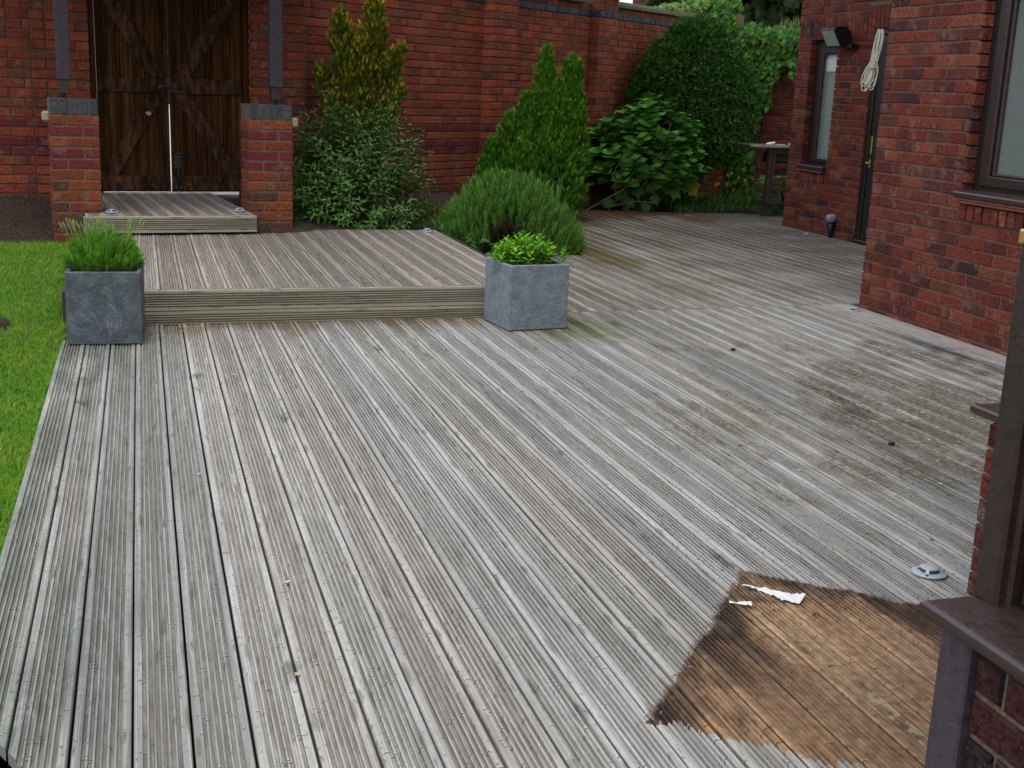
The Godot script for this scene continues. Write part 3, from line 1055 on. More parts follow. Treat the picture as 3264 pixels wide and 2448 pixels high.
# a board along w on the deck: start and end may differ for each x (cuts that are not square)
func deck_board(u0: float, width: float, w0: Callable, w1: Callable, top: float, area: Rect2, grooves := 6, depth := 0.0085) -> ArrayMesh:
	var prof := groove_profile(width, grooves, depth) if grooves > 0 else [Vector2(0, -0.028), Vector2(0, -0.004), Vector2(0.004, 0), Vector2(width - 0.004, 0), Vector2(width, -0.004), Vector2(width, -0.028)]
	var st := begin()
	var tilt := rf(-0.006, 0.006)
	var lift := rf(-0.0015, 0.0015)
	var bow := rf(-0.0025, 0.0025)
	var v_off := rng.randf()
	var flip := rng.randf() < 0.5
	var worn := area == NEAR and u0 > 0.95 and u0 < 2.1
	var segs := 30 if worn else 3
	var uvs := func(u: float, w: float, x: float) -> void:
		var t := x / width
		st.set_uv(Vector2(1.0 - t if flip else t, w / 1.9 + v_off))
		st.set_uv2(Vector2((u - area.position.x) / area.size.x, (w - area.position.y) / area.size.y))
	var pt := func(q: Vector2, t: float) -> Vector3:
		var u := u0 + q.x
		var a: float = w0.call(u)
		var b: float = w1.call(u)
		var w := lerpf(a, b, t)
		var deep := q.y
		if worn and deep < -0.004 and deep > -0.02:        # feet on the mat have worn the ridges down
			var dm := Vector2(u - 1.688, w - 3.06)
			var aa := dm.dot(Vector2(-0.632, -0.775))
			var cc := dm.dot(Vector2(0.775, -0.632))
			deep *= 1.0 - 0.78 * smoothstep(0.08, 0.26, aa) * smoothstep(0.08, 0.22, cc) * smoothstep(1.05, 0.9, aa)
		return Vector3(u + bow * sin(t * PI), top + lift + deep + (q.x - width * 0.5) * tilt, w)
	for i in prof.size() - 1:
		var q0: Vector2 = prof[i]
		var q1: Vector2 = prof[i + 1]
		var n := Vector3(-(q1.y - q0.y), q1.x - q0.x, 0)
		for s in segs:
			var c := [pt.call(q0, float(s) / segs), pt.call(q1, float(s) / segs), pt.call(q1, float(s + 1) / segs), pt.call(q0, float(s + 1) / segs)]
			var xs := [q0.x, q1.x, q1.x, q0.x]
			var v := []
			for k in 4:
				v.append(P(c[k].x, c[k].y, c[k].z))
			for t3: Array in [[0, 1, 2], [0, 2, 3]]:
				if (v[t3[2]] - v[t3[0]]).cross(v[t3[1]] - v[t3[0]]).dot(n) < 0.0:
					t3 = [t3[0], t3[2], t3[1]]
				for k in t3:
					uvs.call(c[k].x, c[k].z, xs[k])
					st.add_vertex(v[k])
	for e in 2:                                        # the sawn ends
		for i in prof.size() - 1:
			var q0: Vector2 = prof[i]
			var q1: Vector2 = prof[i + 1]
			var c := [pt.call(q0, float(e)), pt.call(q1, float(e)), pt.call(Vector2(q1.x, -0.028), float(e)), pt.call(Vector2(q0.x, -0.028), float(e))]
			var v := []
			for k in 4:
				v.append(P(c[k].x, c[k].y, c[k].z))
			var n2 := Vector3(0, 0, 1 if e == 0 else -1)
			for t3: Array in [[0, 1, 2], [0, 2, 3]]:
				if (v[t3[2]] - v[t3[0]]).cross(v[t3[1]] - v[t3[0]]).length() < 1e-9:
					continue
				if (v[t3[2]] - v[t3[0]]).cross(v[t3[1]] - v[t3[0]]).dot(n2) < 0.0:
					t3 = [t3[0], t3[2], t3[1]]
				for k in t3:
					uvs.call(c[k].x, c[k].z, q0.x)
					st.add_vertex(v[k])
	return finish(st)

# a grooved board in its own frame: x its length, y across it upwards, z out of its face
func face_board(length: float, width: float, grooves: int) -> ArrayMesh:
	var prof := groove_profile(width, grooves, 0.012, 0.026)
	var st := begin()
	var off := rng.randf()
	for i in prof.size() - 1:
		var q0: Vector2 = prof[i]
		var q1: Vector2 = prof[i + 1]
		var n := Vector3(0, -(q1.y - q0.y), q1.x - q0.x)
		var v := [Vector3(0, q0.x, q0.y), Vector3(length, q0.x, q0.y), Vector3(length, q1.x, q1.y), Vector3(0, q1.x, q1.y)]
		var uv := [Vector2(q0.x / width, off), Vector2(q0.x / width, length / 1.9 + off), Vector2(q1.x / width, length / 1.9 + off), Vector2(q1.x / width, off)]
		for t3: Array in [[0, 1, 2], [0, 2, 3]]:
			if (v[t3[2]] - v[t3[0]]).cross(v[t3[1]] - v[t3[0]]).dot(n) < 0.0:
				t3 = [t3[0], t3[2], t3[1]]
			for k in t3:
				st.set_uv(uv[k])
				st.add_vertex(v[k])
		for x: float in [0.0, length]:
			quad(st, Vector3(x, q0.x, q0.y), Vector3(x, q1.x, q1.y), Vector3(x, q1.x, -0.026), Vector3(x, q0.x, -0.026), Vector3(x - length * 0.5, 0, 0))
	return finish(st)

func seam(u: float) -> float:                          # where the two runs of boards butt
	return 7.255 + (u - 2.6) * 0.066

func riser_line(u: float) -> float:
	return 7.04 + 0.035 * (u + 0.42)

func build_decks() -> void:
	var deck := thing("timber_deck", "large weathered grey grooved timber deck covering the ground", "deck")
	deck.set_meta("kind", "structure")
	var pitch := 0.1252
	var k := 0
	while true:
		var u0 := -0.428 + k * pitch
		if u0 > 4.50:
			break
		var width := 0.1188 + rf(-0.0012, 0.0008)
		var start := func(u: float) -> float:
			if u < -0.05:
				return 2.50 - (u + 0.32) * 1.95         # the sawn-off corner at the lower left
			if u > 2.2:
				return 2.55
			if u > 1.30:
				return 1.45
			return -0.9
		var gap := 0.0035 + rf(0, 0.002)
		var jit := rf(-0.006, 0.006)
		var stop := func(u: float) -> float:
			if u0 < 2.33:
				return riser_line(u) + 0.05
			return seam(u) - gap + jit
		part("board", deck_board(u0, width, start, stop, DECK_TOP, NEAR), any_of(M.deck_near), deck)
		k += 1
	# plain trimming boards along the house wall
	for t in [[4.508, 0.112], [4.626, 0.09]]:
		part("trim_board", deck_board(t[0], t[1], func(_u): return 2.8, func(u): return seam(u) - 0.004, DECK_TOP + 0.002, NEAR, 0), M.deck_near[5], deck)
	k = 0
	while true:
		var u0 := 2.395 + k * pitch
		if u0 > 7.55:
			break
		var jit := rf(-0.006, 0.006)
		var start := func(u: float) -> float:
			if u > 4.70:
				return seam(u) if u < 4.75 else 7.42
			return seam(u) + 0.003 + jit
		var far := 13.72 - maxf(0.0, u0 - 5.2) * 0.13 + rf(-0.02, 0.02)
		var bed := 9.873
		var stop := func(_u: float) -> float:
			return bed if u0 < 3.62 else far
		part("board", deck_board(u0, 0.1205, start, stop, DECK_TOP, FAR, 6 if u0 < 5.2 else 5), any_of(M.deck_far), deck)
		k += 1
	# edge joists below the boards
	var st := begin()
	add_box(st, P(-0.405, -0.09, 4.75), Vector3(0.04, 0.12, 4.5), 0.003)
	part("edge_joist", finish(st), M.riser_end, deck)
	st = begin()
	add_box(st, P(3.02, -0.09, 9.845), Vector3(1.28, 0.12, 0.04), 0.003)
	add_box(st, P(3.668, -0.09, 11.7), Vector3(0.04, 0.12, 3.7), 0.003)
	part("edge_joist", finish(st), M.riser_end, deck)
	# raised deck
	var up := thing("raised_deck", "raised grey deck platform one step up before the gate", "deck")
	up.set_meta("kind", "structure")
	k = 0
	while true:
		var u0 := -0.415 + k * pitch
		if u0 > 2.28:
			break
		var back := 9.95 if u0 > 0.7 else 9.72
		part("board", deck_board(u0, 0.1205, func(u): return riser_line(u) + 0.002, func(_u): return back, UPPER, FAR), any_of(M.deck_up), up)
		k += 1
	var ang := atan(0.035)
	var fx := Transform3D(Basis(Vector3.UP, ang), P(-0.42, 0, riser_line(-0.42)))
	part("riser_board", face_board(2.8, 0.118, 6), M.riser, up, fx * Transform3D(Basis(), Vector3(0, UPPER - 0.122, 0.004)))
	part("riser_board", face_board(2.8, 0.118, 6), M.riser, up, fx * Transform3D(Basis(), Vector3(0, UPPER - 0.242, 0.001)))
	var side := begin()
	add_box(side, P(-0.43, 0.10, 8.37), Vector3(0.022, 0.196, 2.66), 0.003)
	add_box(side, P(2.387, 0.09, 8.5), Vector3(0.022, 0.19, 2.76), 0.003)
	part("side_board", finish(side), M.riser_end, up)
	# step platform between the brick piers
	var a := 6.752 * DEG
	var sf := Transform3D(Basis(Vector3.UP, a), P(-0.414, 0, 9.484))
	var step := thing("step_platform", "small grooved timber step platform between the brick piers", "step", P(-0.414, UPPER, 9.484), a)
	var rec := func(x: float, width: float, z0: float, z1: float) -> void:
		var m := face_board(z0 - z1, width, 6)
		part("board", m, any_of(M.deck_up), step, Transform3D(Basis(Vector3.FORWARD, Vector3.RIGHT, Vector3.UP), Vector3(x, STEP - UPPER, z0)))
	for i in 10:
		var x := 0.02 + i * 0.1235
		var inside := x > 0.13 and x < 1.15
		rec.call(x, 0.119, 0.0, -1.95 if inside else -0.19)
	part("riser_board", face_board(1.268, 0.125, 6), M.riser, step, Transform3D(Basis(), Vector3(-0.005, STEP - UPPER - 0.127, 0.022)))
	part("end_board", box_mesh(Vector3(0.024, 0.142, 0.20), 0.003, Vector3(-0.014, 0.073, -0.10)), M.riser_end, step)
	part("end_board", box_mesh(Vector3(0.024, 0.142, 0.20), 0.003, Vector3(1.272, 0.073, -0.10)), M.riser_end, step)
	part("joist", box_mesh(Vector3(1.2, 0.10, 1.9), 0.003, Vector3(0.63, 0.055, -1.0)), M.riser_end, step)
	M.step_frame = sf

# ---------------------------------------------------------------- garden wall, gate, piers

func garden_tone(y: float) -> Material:
	for r in [0.9415, 0.7835, 0.7045]:
		if absf(y - r) < 0.02:
			return any_of(tone_rasp)
	if y < 0.36:
		return any_of(tone_low)
	return any_of(tone_garden)

func pier_tone(y: float) -> Material:
	for r in [0.9415, 0.7835, 0.7045]:
		if absf(y - r) < 0.02:
			return any_of(tone_rasp)
	if y < 0.30:
		return any_of(tone_low)
	return any_of(tone_pier) if rng.randf() < (0.85 if y > 0.58 else 0.55) else any_of(tone_low)

const COURSE := 0.079
const ROW0 := 0.0325

func build_garden_wall() -> void:
	# the wall that carries the gate, local x from the gate's left jamb
	var fr := Transform3D(Basis(Vector3.UP, 6.752 * DEG), P(-0.34, 0, 11.2))
	var gate_wall := thing("gate_wall", "dark red brick wall with the wooden gate in it", "wall", fr.origin, 6.752 * DEG)
	var hole := [Rect2(-0.05, -0.5, 1.345, 2.73)]
	var body := [Rect2(-0.07, -0.5, 1.39, 2.75)]
	part("mortar", wall_body(Transform3D(), -6.0, 1.80, -0.4, 2.52, -0.24, -0.008, body), M.mortar, gate_wall)
	var recs := []
	courses(recs, fr, -3.0, -0.515, 0.0325 + COURSE * 3, 2.5, COURSE, 0.2365, 0.012, [], 0.0, false, garden_tone, 0.03, ROW0)
	courses(recs, fr, -0.503, 1.783, 0.0325 + COURSE * 3, 2.5, COURSE, 0.2365, 0.012, hole, 0.006, false, garden_tone, -0.503 + 0.0, ROW0)
	commit_bricks(gate_wall, recs, 295)
	M.gate_wall = gate_wall
	# the long wall running away to the right
	var a := 37.434 * DEG
	var fb := Transform3D(Basis(Vector3.UP, a), P(2.594, 0, 12.421))
	var wall := thing("garden_wall", "tall red brick garden wall with two buttresses and mossy coping", "wall", fb.origin, a)
	part("mortar", wall_body(Transform3D(), -1.62, 6.85, -0.4, 2.40, -0.22, -0.008, []), M.mortar, wall)
	for b in [[1.23, 1.713], [3.371, 3.80]]:
		part("mortar", wall_body(Transform3D(), b[0] + 0.008, b[1] - 0.008, -0.4, 2.47, -0.1, 0.107, []), M.mortar, wall)
	recs = []
	courses(recs, fb, -1.47, 1.225, ROW0 + COURSE * 1, ROW0 + COURSE * 28, COURSE, 0.2365, 0.012, [], 0.0, false, garden_tone, 0.1, ROW0)
	courses(recs, fb, 1.718, 3.366, ROW0 + COURSE * 1, ROW0 + COURSE * 28, COURSE, 0.2365, 0.012, [], 0.0, false, garden_tone, 0.06, ROW0)
	courses(recs, fb, 3.805, 6.6, ROW0 + COURSE * 1, ROW0 + COURSE * 28, COURSE, 0.2365, 0.012, [], 0.0, false, garden_tone, 0.02, ROW0)
	courses(recs, fb, -1.47, 6.6, 2.322, 2.398, 0.076, 0.2365, 0.012, [], 0.0, false, garden_tone, 0.05, 2.322)
	courses(recs, fb, 1.23, 1.713, ROW0 + COURSE * 1, ROW0 + COURSE * 31, COURSE, 0.2415, 0.012, [], 0.115, false, garden_tone, 1.23, ROW0)
	courses(recs, fb, 3.371, 3.80, ROW0 + COURSE * 1, ROW0 + COURSE * 28, COURSE, 0.2365, 0.012, [], 0.115, false, garden_tone, 3.371, ROW0)
	courses(recs, fb, 3.371, 3.80, 2.322, 2.475, COURSE, 0.2365, 0.012, [], 0.115, false, garden_tone, 3.371, 2.322)
	commit_bricks(wall, recs, 296)
	# the course of blue bricks
	recs = []
	var blue := func(_y): return any_of(tone_blue)
	courses(recs, fb, -1.47, 3.366, 2.248, 2.322, 0.074, 0.2365, 0.012, [], 0.007, false, blue, 0.02, 2.248)
	courses(recs, fb, 3.371, 3.80, 2.248, 2.322, 0.074, 0.145, 0.010, [], 0.122, false, blue, 3.371, 2.248)
	courses(recs, fb, 3.805, 6.6, 2.248, 2.322, 0.074, 0.2365, 0.012, [], 0.007, false, blue, 0.08, 2.248)
	commit_bricks(wall, recs, 60, "blue_brick")
	# half round coping stones
	var x := -1.5
	while x < 6.6:
		var l := rf(0.40, 0.47)
		var out := []
		for i in 9:
			var t := PI * i / 8.0
			out.append(Vector2(cos(t) * 0.155 - 0.10, 2.408 + maxf(sin(t), 0.0) * 0.078))
		out.append(Vector2(-0.255, 2.396))
		out.append(Vector2(0.055, 2.396))
		if x + l < 3.35 or x > 3.5:
			part("coping_stone", prism(out, 0.004, l - 0.004), M.stone, wall, Transform3D(Basis(Vector3.BACK, Vector3.UP, Vector3.LEFT), Vector3(x + l, 0, 0)) * Transform3D(Basis(Vector3.UP, 0.0), Vector3(0, rf(-0.002, 0.002), 0)))
		x += l
	part("pier_cap", box_mesh(Vector3(0.47, 0.06, 0.40), 0.015, Vector3(3.585, 2.50, -0.05)), M.stone, wall)
	# the far wall, square to it, under the ivy
	var c := fb * Vector3(6.6, 0, 0)
	var a2 := -52.6 * DEG
	var fw := Transform3D(Basis(Vector3.UP, a2), c)
	var far := thing("ivy_wall", "lower dark brick wall behind the workbench, covered with ivy", "wall", c, a2)
	part("mortar", wall_body(Transform3D(), -0.2, 6.0, -0.4, 2.2, -0.22, -0.008, []), M.mortar, far)
	part("mortar", wall_body(Transform3D(), -0.16, 0.36, -0.4, 2.5, -0.2, 0.10, []), M.mortar, far)
	recs = []
	var dark := func(y): return any_of(tone_house) if y > 0.3 else any_of(tone_low)
	courses(recs, fw, 0.37, 3.2, ROW0, 2.2, COURSE, 0.2365, 0.012, [], 0.0, false, dark, 0.05, ROW0)
	courses(recs, fw, -0.17, 0.37, ROW0, 2.5, COURSE, 0.2365, 0.012, [], 0.108, false, dark, -0.17, ROW0)
	commit_bricks(far, recs, 296)
	M.fw = fw
	M.fb = fb

func build_gate() -> void:
	var fr := Transform3D(Basis(Vector3.UP, 6.752 * DEG), P(-0.34, 0, 11.2))
	var frame := group_node("gate_frame", M.gate_wall)
	part("door_stop", box_mesh(Vector3(0.05, 1.98, 0.02), 0.003, Vector3(0.008, STEP + 0.92, -0.125)), M.gate[1], frame)
	part("door_stop", box_mesh(Vector3(0.05, 1.98, 0.02), 0.003, Vector3(1.238, STEP + 0.92, -0.125)), M.gate[1], frame)
	part("door_stop", box_mesh(Vector3(1.2, 0.06, 0.02), 0.003, Vector3(0.62, 2.19, -0.125)), M.gate[1], frame)
	part("jamb", box_mesh(Vector3(0.052, 1.98, 0.10), 0.004, Vector3(-0.022, STEP + 0.92, -0.075)), M.gate[1], frame)
	part("jamb", box_mesh(Vector3(0.046, 1.98, 0.10), 0.004, Vector3(1.270, STEP + 0.92, -0.075)), M.gate[1], frame)
	part("head", box_mesh(Vector3(1.33, 0.06, 0.10), 0.004, Vector3(0.624, 2.225, -0.075)), M.gate[1], frame)
	for d in 2:
		var left := d == 0
		var x0 := 0.006 if left else 0.614
		var x1 := 0.602 if left else 1.246
		var leaf := thing("gate_leaf", "left leaf of the dark wooden gate, carrying the ring latch" if left else "right leaf of the dark wooden gate, with the long drop bolt", "gate", fr.origin, fr.basis.get_euler().y, "pair of braced gate leaves")
		leaf.position += fr.basis * Vector3(x0 if left else x1, 0, 0)
		if not left:
			leaf.rotate_z(0.0042)                     # it has dropped a little, so the gap widens downwards
		var ox := 0.0 if left else x0 - x1
		var wdt := x1 - x0
		var n := 6
		var bw := wdt / n
		for i in n:
			part("board", box_mesh(Vector3(bw - 0.0022, 1.82, 0.022), 0.003, Vector3(ox + bw * (i + 0.5), STEP + 0.020 + 0.91, -0.085 + rf(-0.001, 0.001))), M.gate[rng.randi() % 4], leaf)
		# the tongues close the joints behind
		part("backing", box_mesh(Vector3(wdt - 0.004, 1.82, 0.008), 0.0, Vector3(ox + wdt * 0.5, STEP + 0.020 + 0.91, -0.100)), M.gate[1], leaf)
		for rail in [[0.376, 0.505], [1.216, 1.332 if left else 1.348], [2.08, 2.19]]:
			part("rail", box_mesh(Vector3(wdt - 0.006, rail[1] - rail[0], 0.024), 0.005, Vector3(ox + wdt * 0.5, (rail[0] + rail[1]) * 0.5, -0.0615)), M.gate_rail, leaf)
		# diagonal braces: both run down from the hinge side to the meeting edge above, and up from it below
		var hi := ox + (0.02 if left else wdt - 0.02)
		var me := ox + (wdt - 0.10 if left else 0.10)
		for br in [[Vector2(hi + (0.04 if left else -0.04), 2.075), Vector2(me, 1.345)], [Vector2(hi + (0.06 if left else -0.06), 0.51), Vector2(me, 1.212)]]:
			var p0: Vector2 = br[0]
			var p1: Vector2 = br[1]
			var hw := 0.068
			if p0.y > p1.y:
				var tmp := p0
				p0 = p1
				p1 = tmp
			part("brace", prism([p0 + Vector2(-hw, 0), p0 + Vector2(hw, 0), p1 + Vector2(hw, 0), p1 + Vector2(-hw, 0)], -0.0725, -0.051), M.gate_rail, leaf)
		# nail heads
		var nails := begin()
		for rail in [[0.376, 0.505], [1.216, 1.332]]:
			for i in n:
				for f: float in [0.25, 0.75]:
					add_box(nails, Vector3(ox + bw * (i + 0.5), lerpf(rail[0], rail[1], f), -0.049), Vector3(0.007, 0.007, 0.003), 0.001)
		for i in 7:
			var t := (i + 0.5) / 7.0
			add_box(nails, Vector3(lerpf(hi, me, t), lerpf(0.51, 1.212, t), -0.050), Vector3(0.006, 0.006, 0.003), 0.001)
			add_box(nails, Vector3(lerpf(hi, me, t), lerpf(2.075, 1.345, t), -0.050), Vector3(0.006, 0.006, 0.003), 0.001)
		var nm := part("nail", finish(nails), M.black_iron, leaf)
		nm.set_meta("kind", "stuff")
		if left:
			var latch := group_node("ring_latch", leaf, Transform3D(Basis(), Vector3(0.545, 1.272, -0.045)))
			part("plate", box_mesh(Vector3(0.075, 0.034, 0.008), 0.003), M.black_iron, latch)
			var ring := []
			for i in 17:
				ring.append(Vector3(sin(TAU * i / 16.0) * 0.030, -0.030 + cos(TAU * i / 16.0) * 0.030, 0.012))
			part("ring", tube(ring, [0.005], 6), M.black_iron, latch)
			part("bar", box_mesh(Vector3(0.15, 0.016, 0.012), 0.003, Vector3(0.075, 0.002, 0.013)), M.black_iron, latch)
			part("knob", tube([Vector3(0, 0, 0), Vector3(0, 0, 0.03)], [0.011, 0.009], 8), M.black_iron, latch)
		else:
			var keep := group_node("latch_keeper", leaf, Transform3D(Basis(), Vector3(ox + 0.045, 1.280, -0.045)))
			part("hook", box_mesh(Vector3(0.022, 0.052, 0.026), 0.004, Vector3(0, 0.004, 0.008)), M.black_iron, keep)
			part("plate", box_mesh(Vector3(0.05, 0.03, 0.006), 0.002, Vector3(0.012, -0.004, -0.004)), M.black_iron, keep)
			var bolt := group_node("drop_bolt", leaf, Transform3D(Basis(), Vector3(ox + 0.053, 0.0, -0.06)))
			part("plate", box_mesh(Vector3(0.058, 0.125, 0.008), 0.002, Vector3(0, 0.632, 0.004)), M.black_iron, bolt)
			part("plate", box_mesh(Vector3(0.058, 0.030, 0.008), 0.002, Vector3(0, 0.408, 0.018)), M.black_iron, bolt)
			part("rod", tube([Vector3(0, 0.37, 0.028), Vector3(0, 0.70, 0.022)], [0.0095], 8), M.black_iron, bolt)
			part("handle", tube([Vector3(-0.02, 0.705, 0.022), Vector3(0.02, 0.702, 0.03), Vector3(0.088, 0.694, 0.036)], [0.010, 0.010, 0.006], 7), M.black_iron, bolt)
			for sx: float in [-0.019, 0.019]:
				for y: float in [0.586, 0.628, 0.678, 0.408]:
					part("screw", box_mesh(Vector3(0.006, 0.006, 0.004), 0.0015, Vector3(sx, y, 0.010 if y > 0.5 else 0.024)), M.steel, bolt)
	# dry leaf caught on the left brace
	var lf := part(numbered("dry_leaf"), leaf_oval(), plain(lin(0.42, 0.27, 0.12), 0.8), self, Transform3D(fr.basis * Basis(Vector3.BACK, 1.35).scaled(Vector3.ONE * 0.05), fr * Vector3(0.447, 1.036, -0.035)))
	tag(lf, "small tan dry leaf caught on the lower brace of the left gate leaf", "leaf")
	# a thin cord hanging down the left jamb
	var cord := part(numbered("hanging_cord"), tube([Vector3(-0.005, 2.2, -0.02), Vector3(0.0, 1.7, -0.021), Vector3(0.003, 0.9, -0.02)], [0.0022], 5), M.rope, self, fr)
	tag(cord, "thin pale cord hanging down the left jamb of the gate", "cord")
	# outside: a clipped hedge across the street
	hedge()

func hedge() -> void:
	var h := thing("hedge", "dark green hedge seen as specks through the gap between the gate leaves", "hedge", P(-6.0, 0.3, 46.0))
	var xs := []
	var cs := []
	for i in 4200:
		xs.append(Transform3D(Basis.from_euler(Vector3(rf(-1.2, 1.2), rf(0, TAU), rf(-1, 1))).scaled(Vector3.ONE * rf(0.14, 0.26)), Vector3(rf(-9, 9), rf(0.0, 5.8), rf(-0.8, 0.2))))
		cs.append(Color(0.03, 0.075, 0.018) * rf(0.6, 1.6))
	scatter("foliage", h, leaf_oval(), leaf_mat(Color.WHITE, Color(0.2, 0.3, 0.1)), xs, cs)
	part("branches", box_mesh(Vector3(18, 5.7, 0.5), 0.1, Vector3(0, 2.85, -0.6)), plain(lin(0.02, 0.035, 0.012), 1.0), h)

func build_piers() -> void:
	var a := 6.752 * DEG
	for i in 2:
		var at := P(-0.631, 0, 9.68) if i == 0 else P(0.81, 0, 9.85)
		var pier := thing("brick_pier", "squat brick pier with blue brick top left of the step platform" if i == 0 else "squat brick pier with blue brick top right of the step platform, beside the pink shrub", "pier", at, a, "brick piers of the porch")
		var w := 0.345
		part("mortar", box_mesh(Vector3(w - 0.012, 1.27, w - 0.012), 0.0, Vector3(w * 0.5, 0.536, -w * 0.5)), M.mortar_pale, pier)
		var y0 := ROW0 + COURSE * (1 if i == 0 else 2)
		var k := 0
		while y0 + COURSE < 1.08:
			var hgt := COURSE - 0.012
			var ym := y0 + COURSE * 0.5
			var long := 0.225
			var short := w - long - 0.012
			# a pinwheel of four bricks, turned over in each second course
			var flip := (k + i) % 2 == 1
			var set_ := [[Vector2(0, 0), Vector2(long, short)], [Vector2(long + 0.012, 0), Vector2(w, long)], [Vector2(w - long, long + 0.012), Vector2(w, w)], [Vector2(0, short + 0.012), Vector2(short, w)]]
			for s in set_:
				var p0: Vector2 = s[0]
				var p1: Vector2 = s[1]
				if flip:
					var t := p0.x
					p0.x = w - p1.x
					p1.x = w - t
				var st := begin()
				var j := Vector3(rf(-0.002, 0.002), rf(-0.0015, 0.0015), rf(-0.002, 0.002))
				add_box(st, Vector3((p0.x + p1.x) * 0.5, ym, -(p0.y + p1.y) * 0.5) + j, Vector3(p1.x - p0.x, hgt + rf(-0.002, 0.001), p1.y - p0.y), 0.005)
				part("brick", finish(st), pier_tone(ym), pier)
			y0 += COURSE
			k += 1
		for b in 5:
			var st := begin()
			add_box(st, Vector3(0.036 + b * 0.0685, 1.121 + rf(-0.001, 0.001), -w * 0.5 + rf(-0.002, 0.002)), Vector3(0.058, 0.112, w + 0.004), 0.004)
			part("cap_brick", finish(st), tone_blue[(b + i) % 3], pier)
		# weathered batten end on the outer side
		var batten := part(numbered("batten_stub"), box_mesh(Vector3(0.055, 0.075, 0.09), 0.014), plain(lin(0.30, 0.28, 0.17), 0.9), self, Transform3D(Basis(Vector3.UP, a), at) * Transform3D(Basis(), Vector3(-0.022 if i == 0 else w + 0.022, 1.045, -0.05)))
		tag(batten, "small pale weathered block fixed to the left pier's outer side" if i == 0 else "small pale weathered block fixed to the right pier's outer side", "block", "pale blocks on the piers")
	# porch: two posts on the piers carry a low roof in front of the gate (its top is above the picture)
	var porch := thing("porch", "purple-brown timber posts standing on the brick piers before the gate", "porch", P(-0.631, 1.177, 9.68), a)
	var inv := Transform3D(Basis(Vector3.UP, a), P(-0.631, 1.177, 9.68)).affine_inverse()
	for i in 2:
		var f := inv * Transform3D(Basis(Vector3.UP, a), P(-0.631, 1.177, 9.68) if i == 0 else P(0.81, 1.177, 9.85))
		var x := 0.120 if i == 0 else 0.235
		var post := part("post", box_mesh(Vector3(0.098, 1.1, 0.098), 0.006, Vector3(x, 0.68, -0.12)), M.post_paint, porch, f)
		part("foot", box_mesh(Vector3(0.074, 0.10, 0.074), 0.004, Vector3(x, 0.082, -0.12)), M.joinery, post)
		part("stud", tube([Vector3(x, -0.01, -0.12), Vector3(x, 0.04, -0.12)], [0.011], 8), M.black_iron, post)
	part("beam", box_mesh(Vector3(2.6, 0.14, 0.09), 0.004, Vector3(0.88, 1.30, -0.12)), M.joinery, porch)
	for i in 9:
		part("rafter", box_mesh(Vector3(0.045, 0.09, 2.1), 0.003, Vector3(-0.3 + i * 0.3, 1.41, -0.75)), M.joinery, porch)
	part("roof", box_mesh(Vector3(2.9, 0.05, 2.35), 0.005, Vector3(0.88, 1.48, -0.72)), M.joinery_dark, porch)

# ---------------------------------------------------------------- house

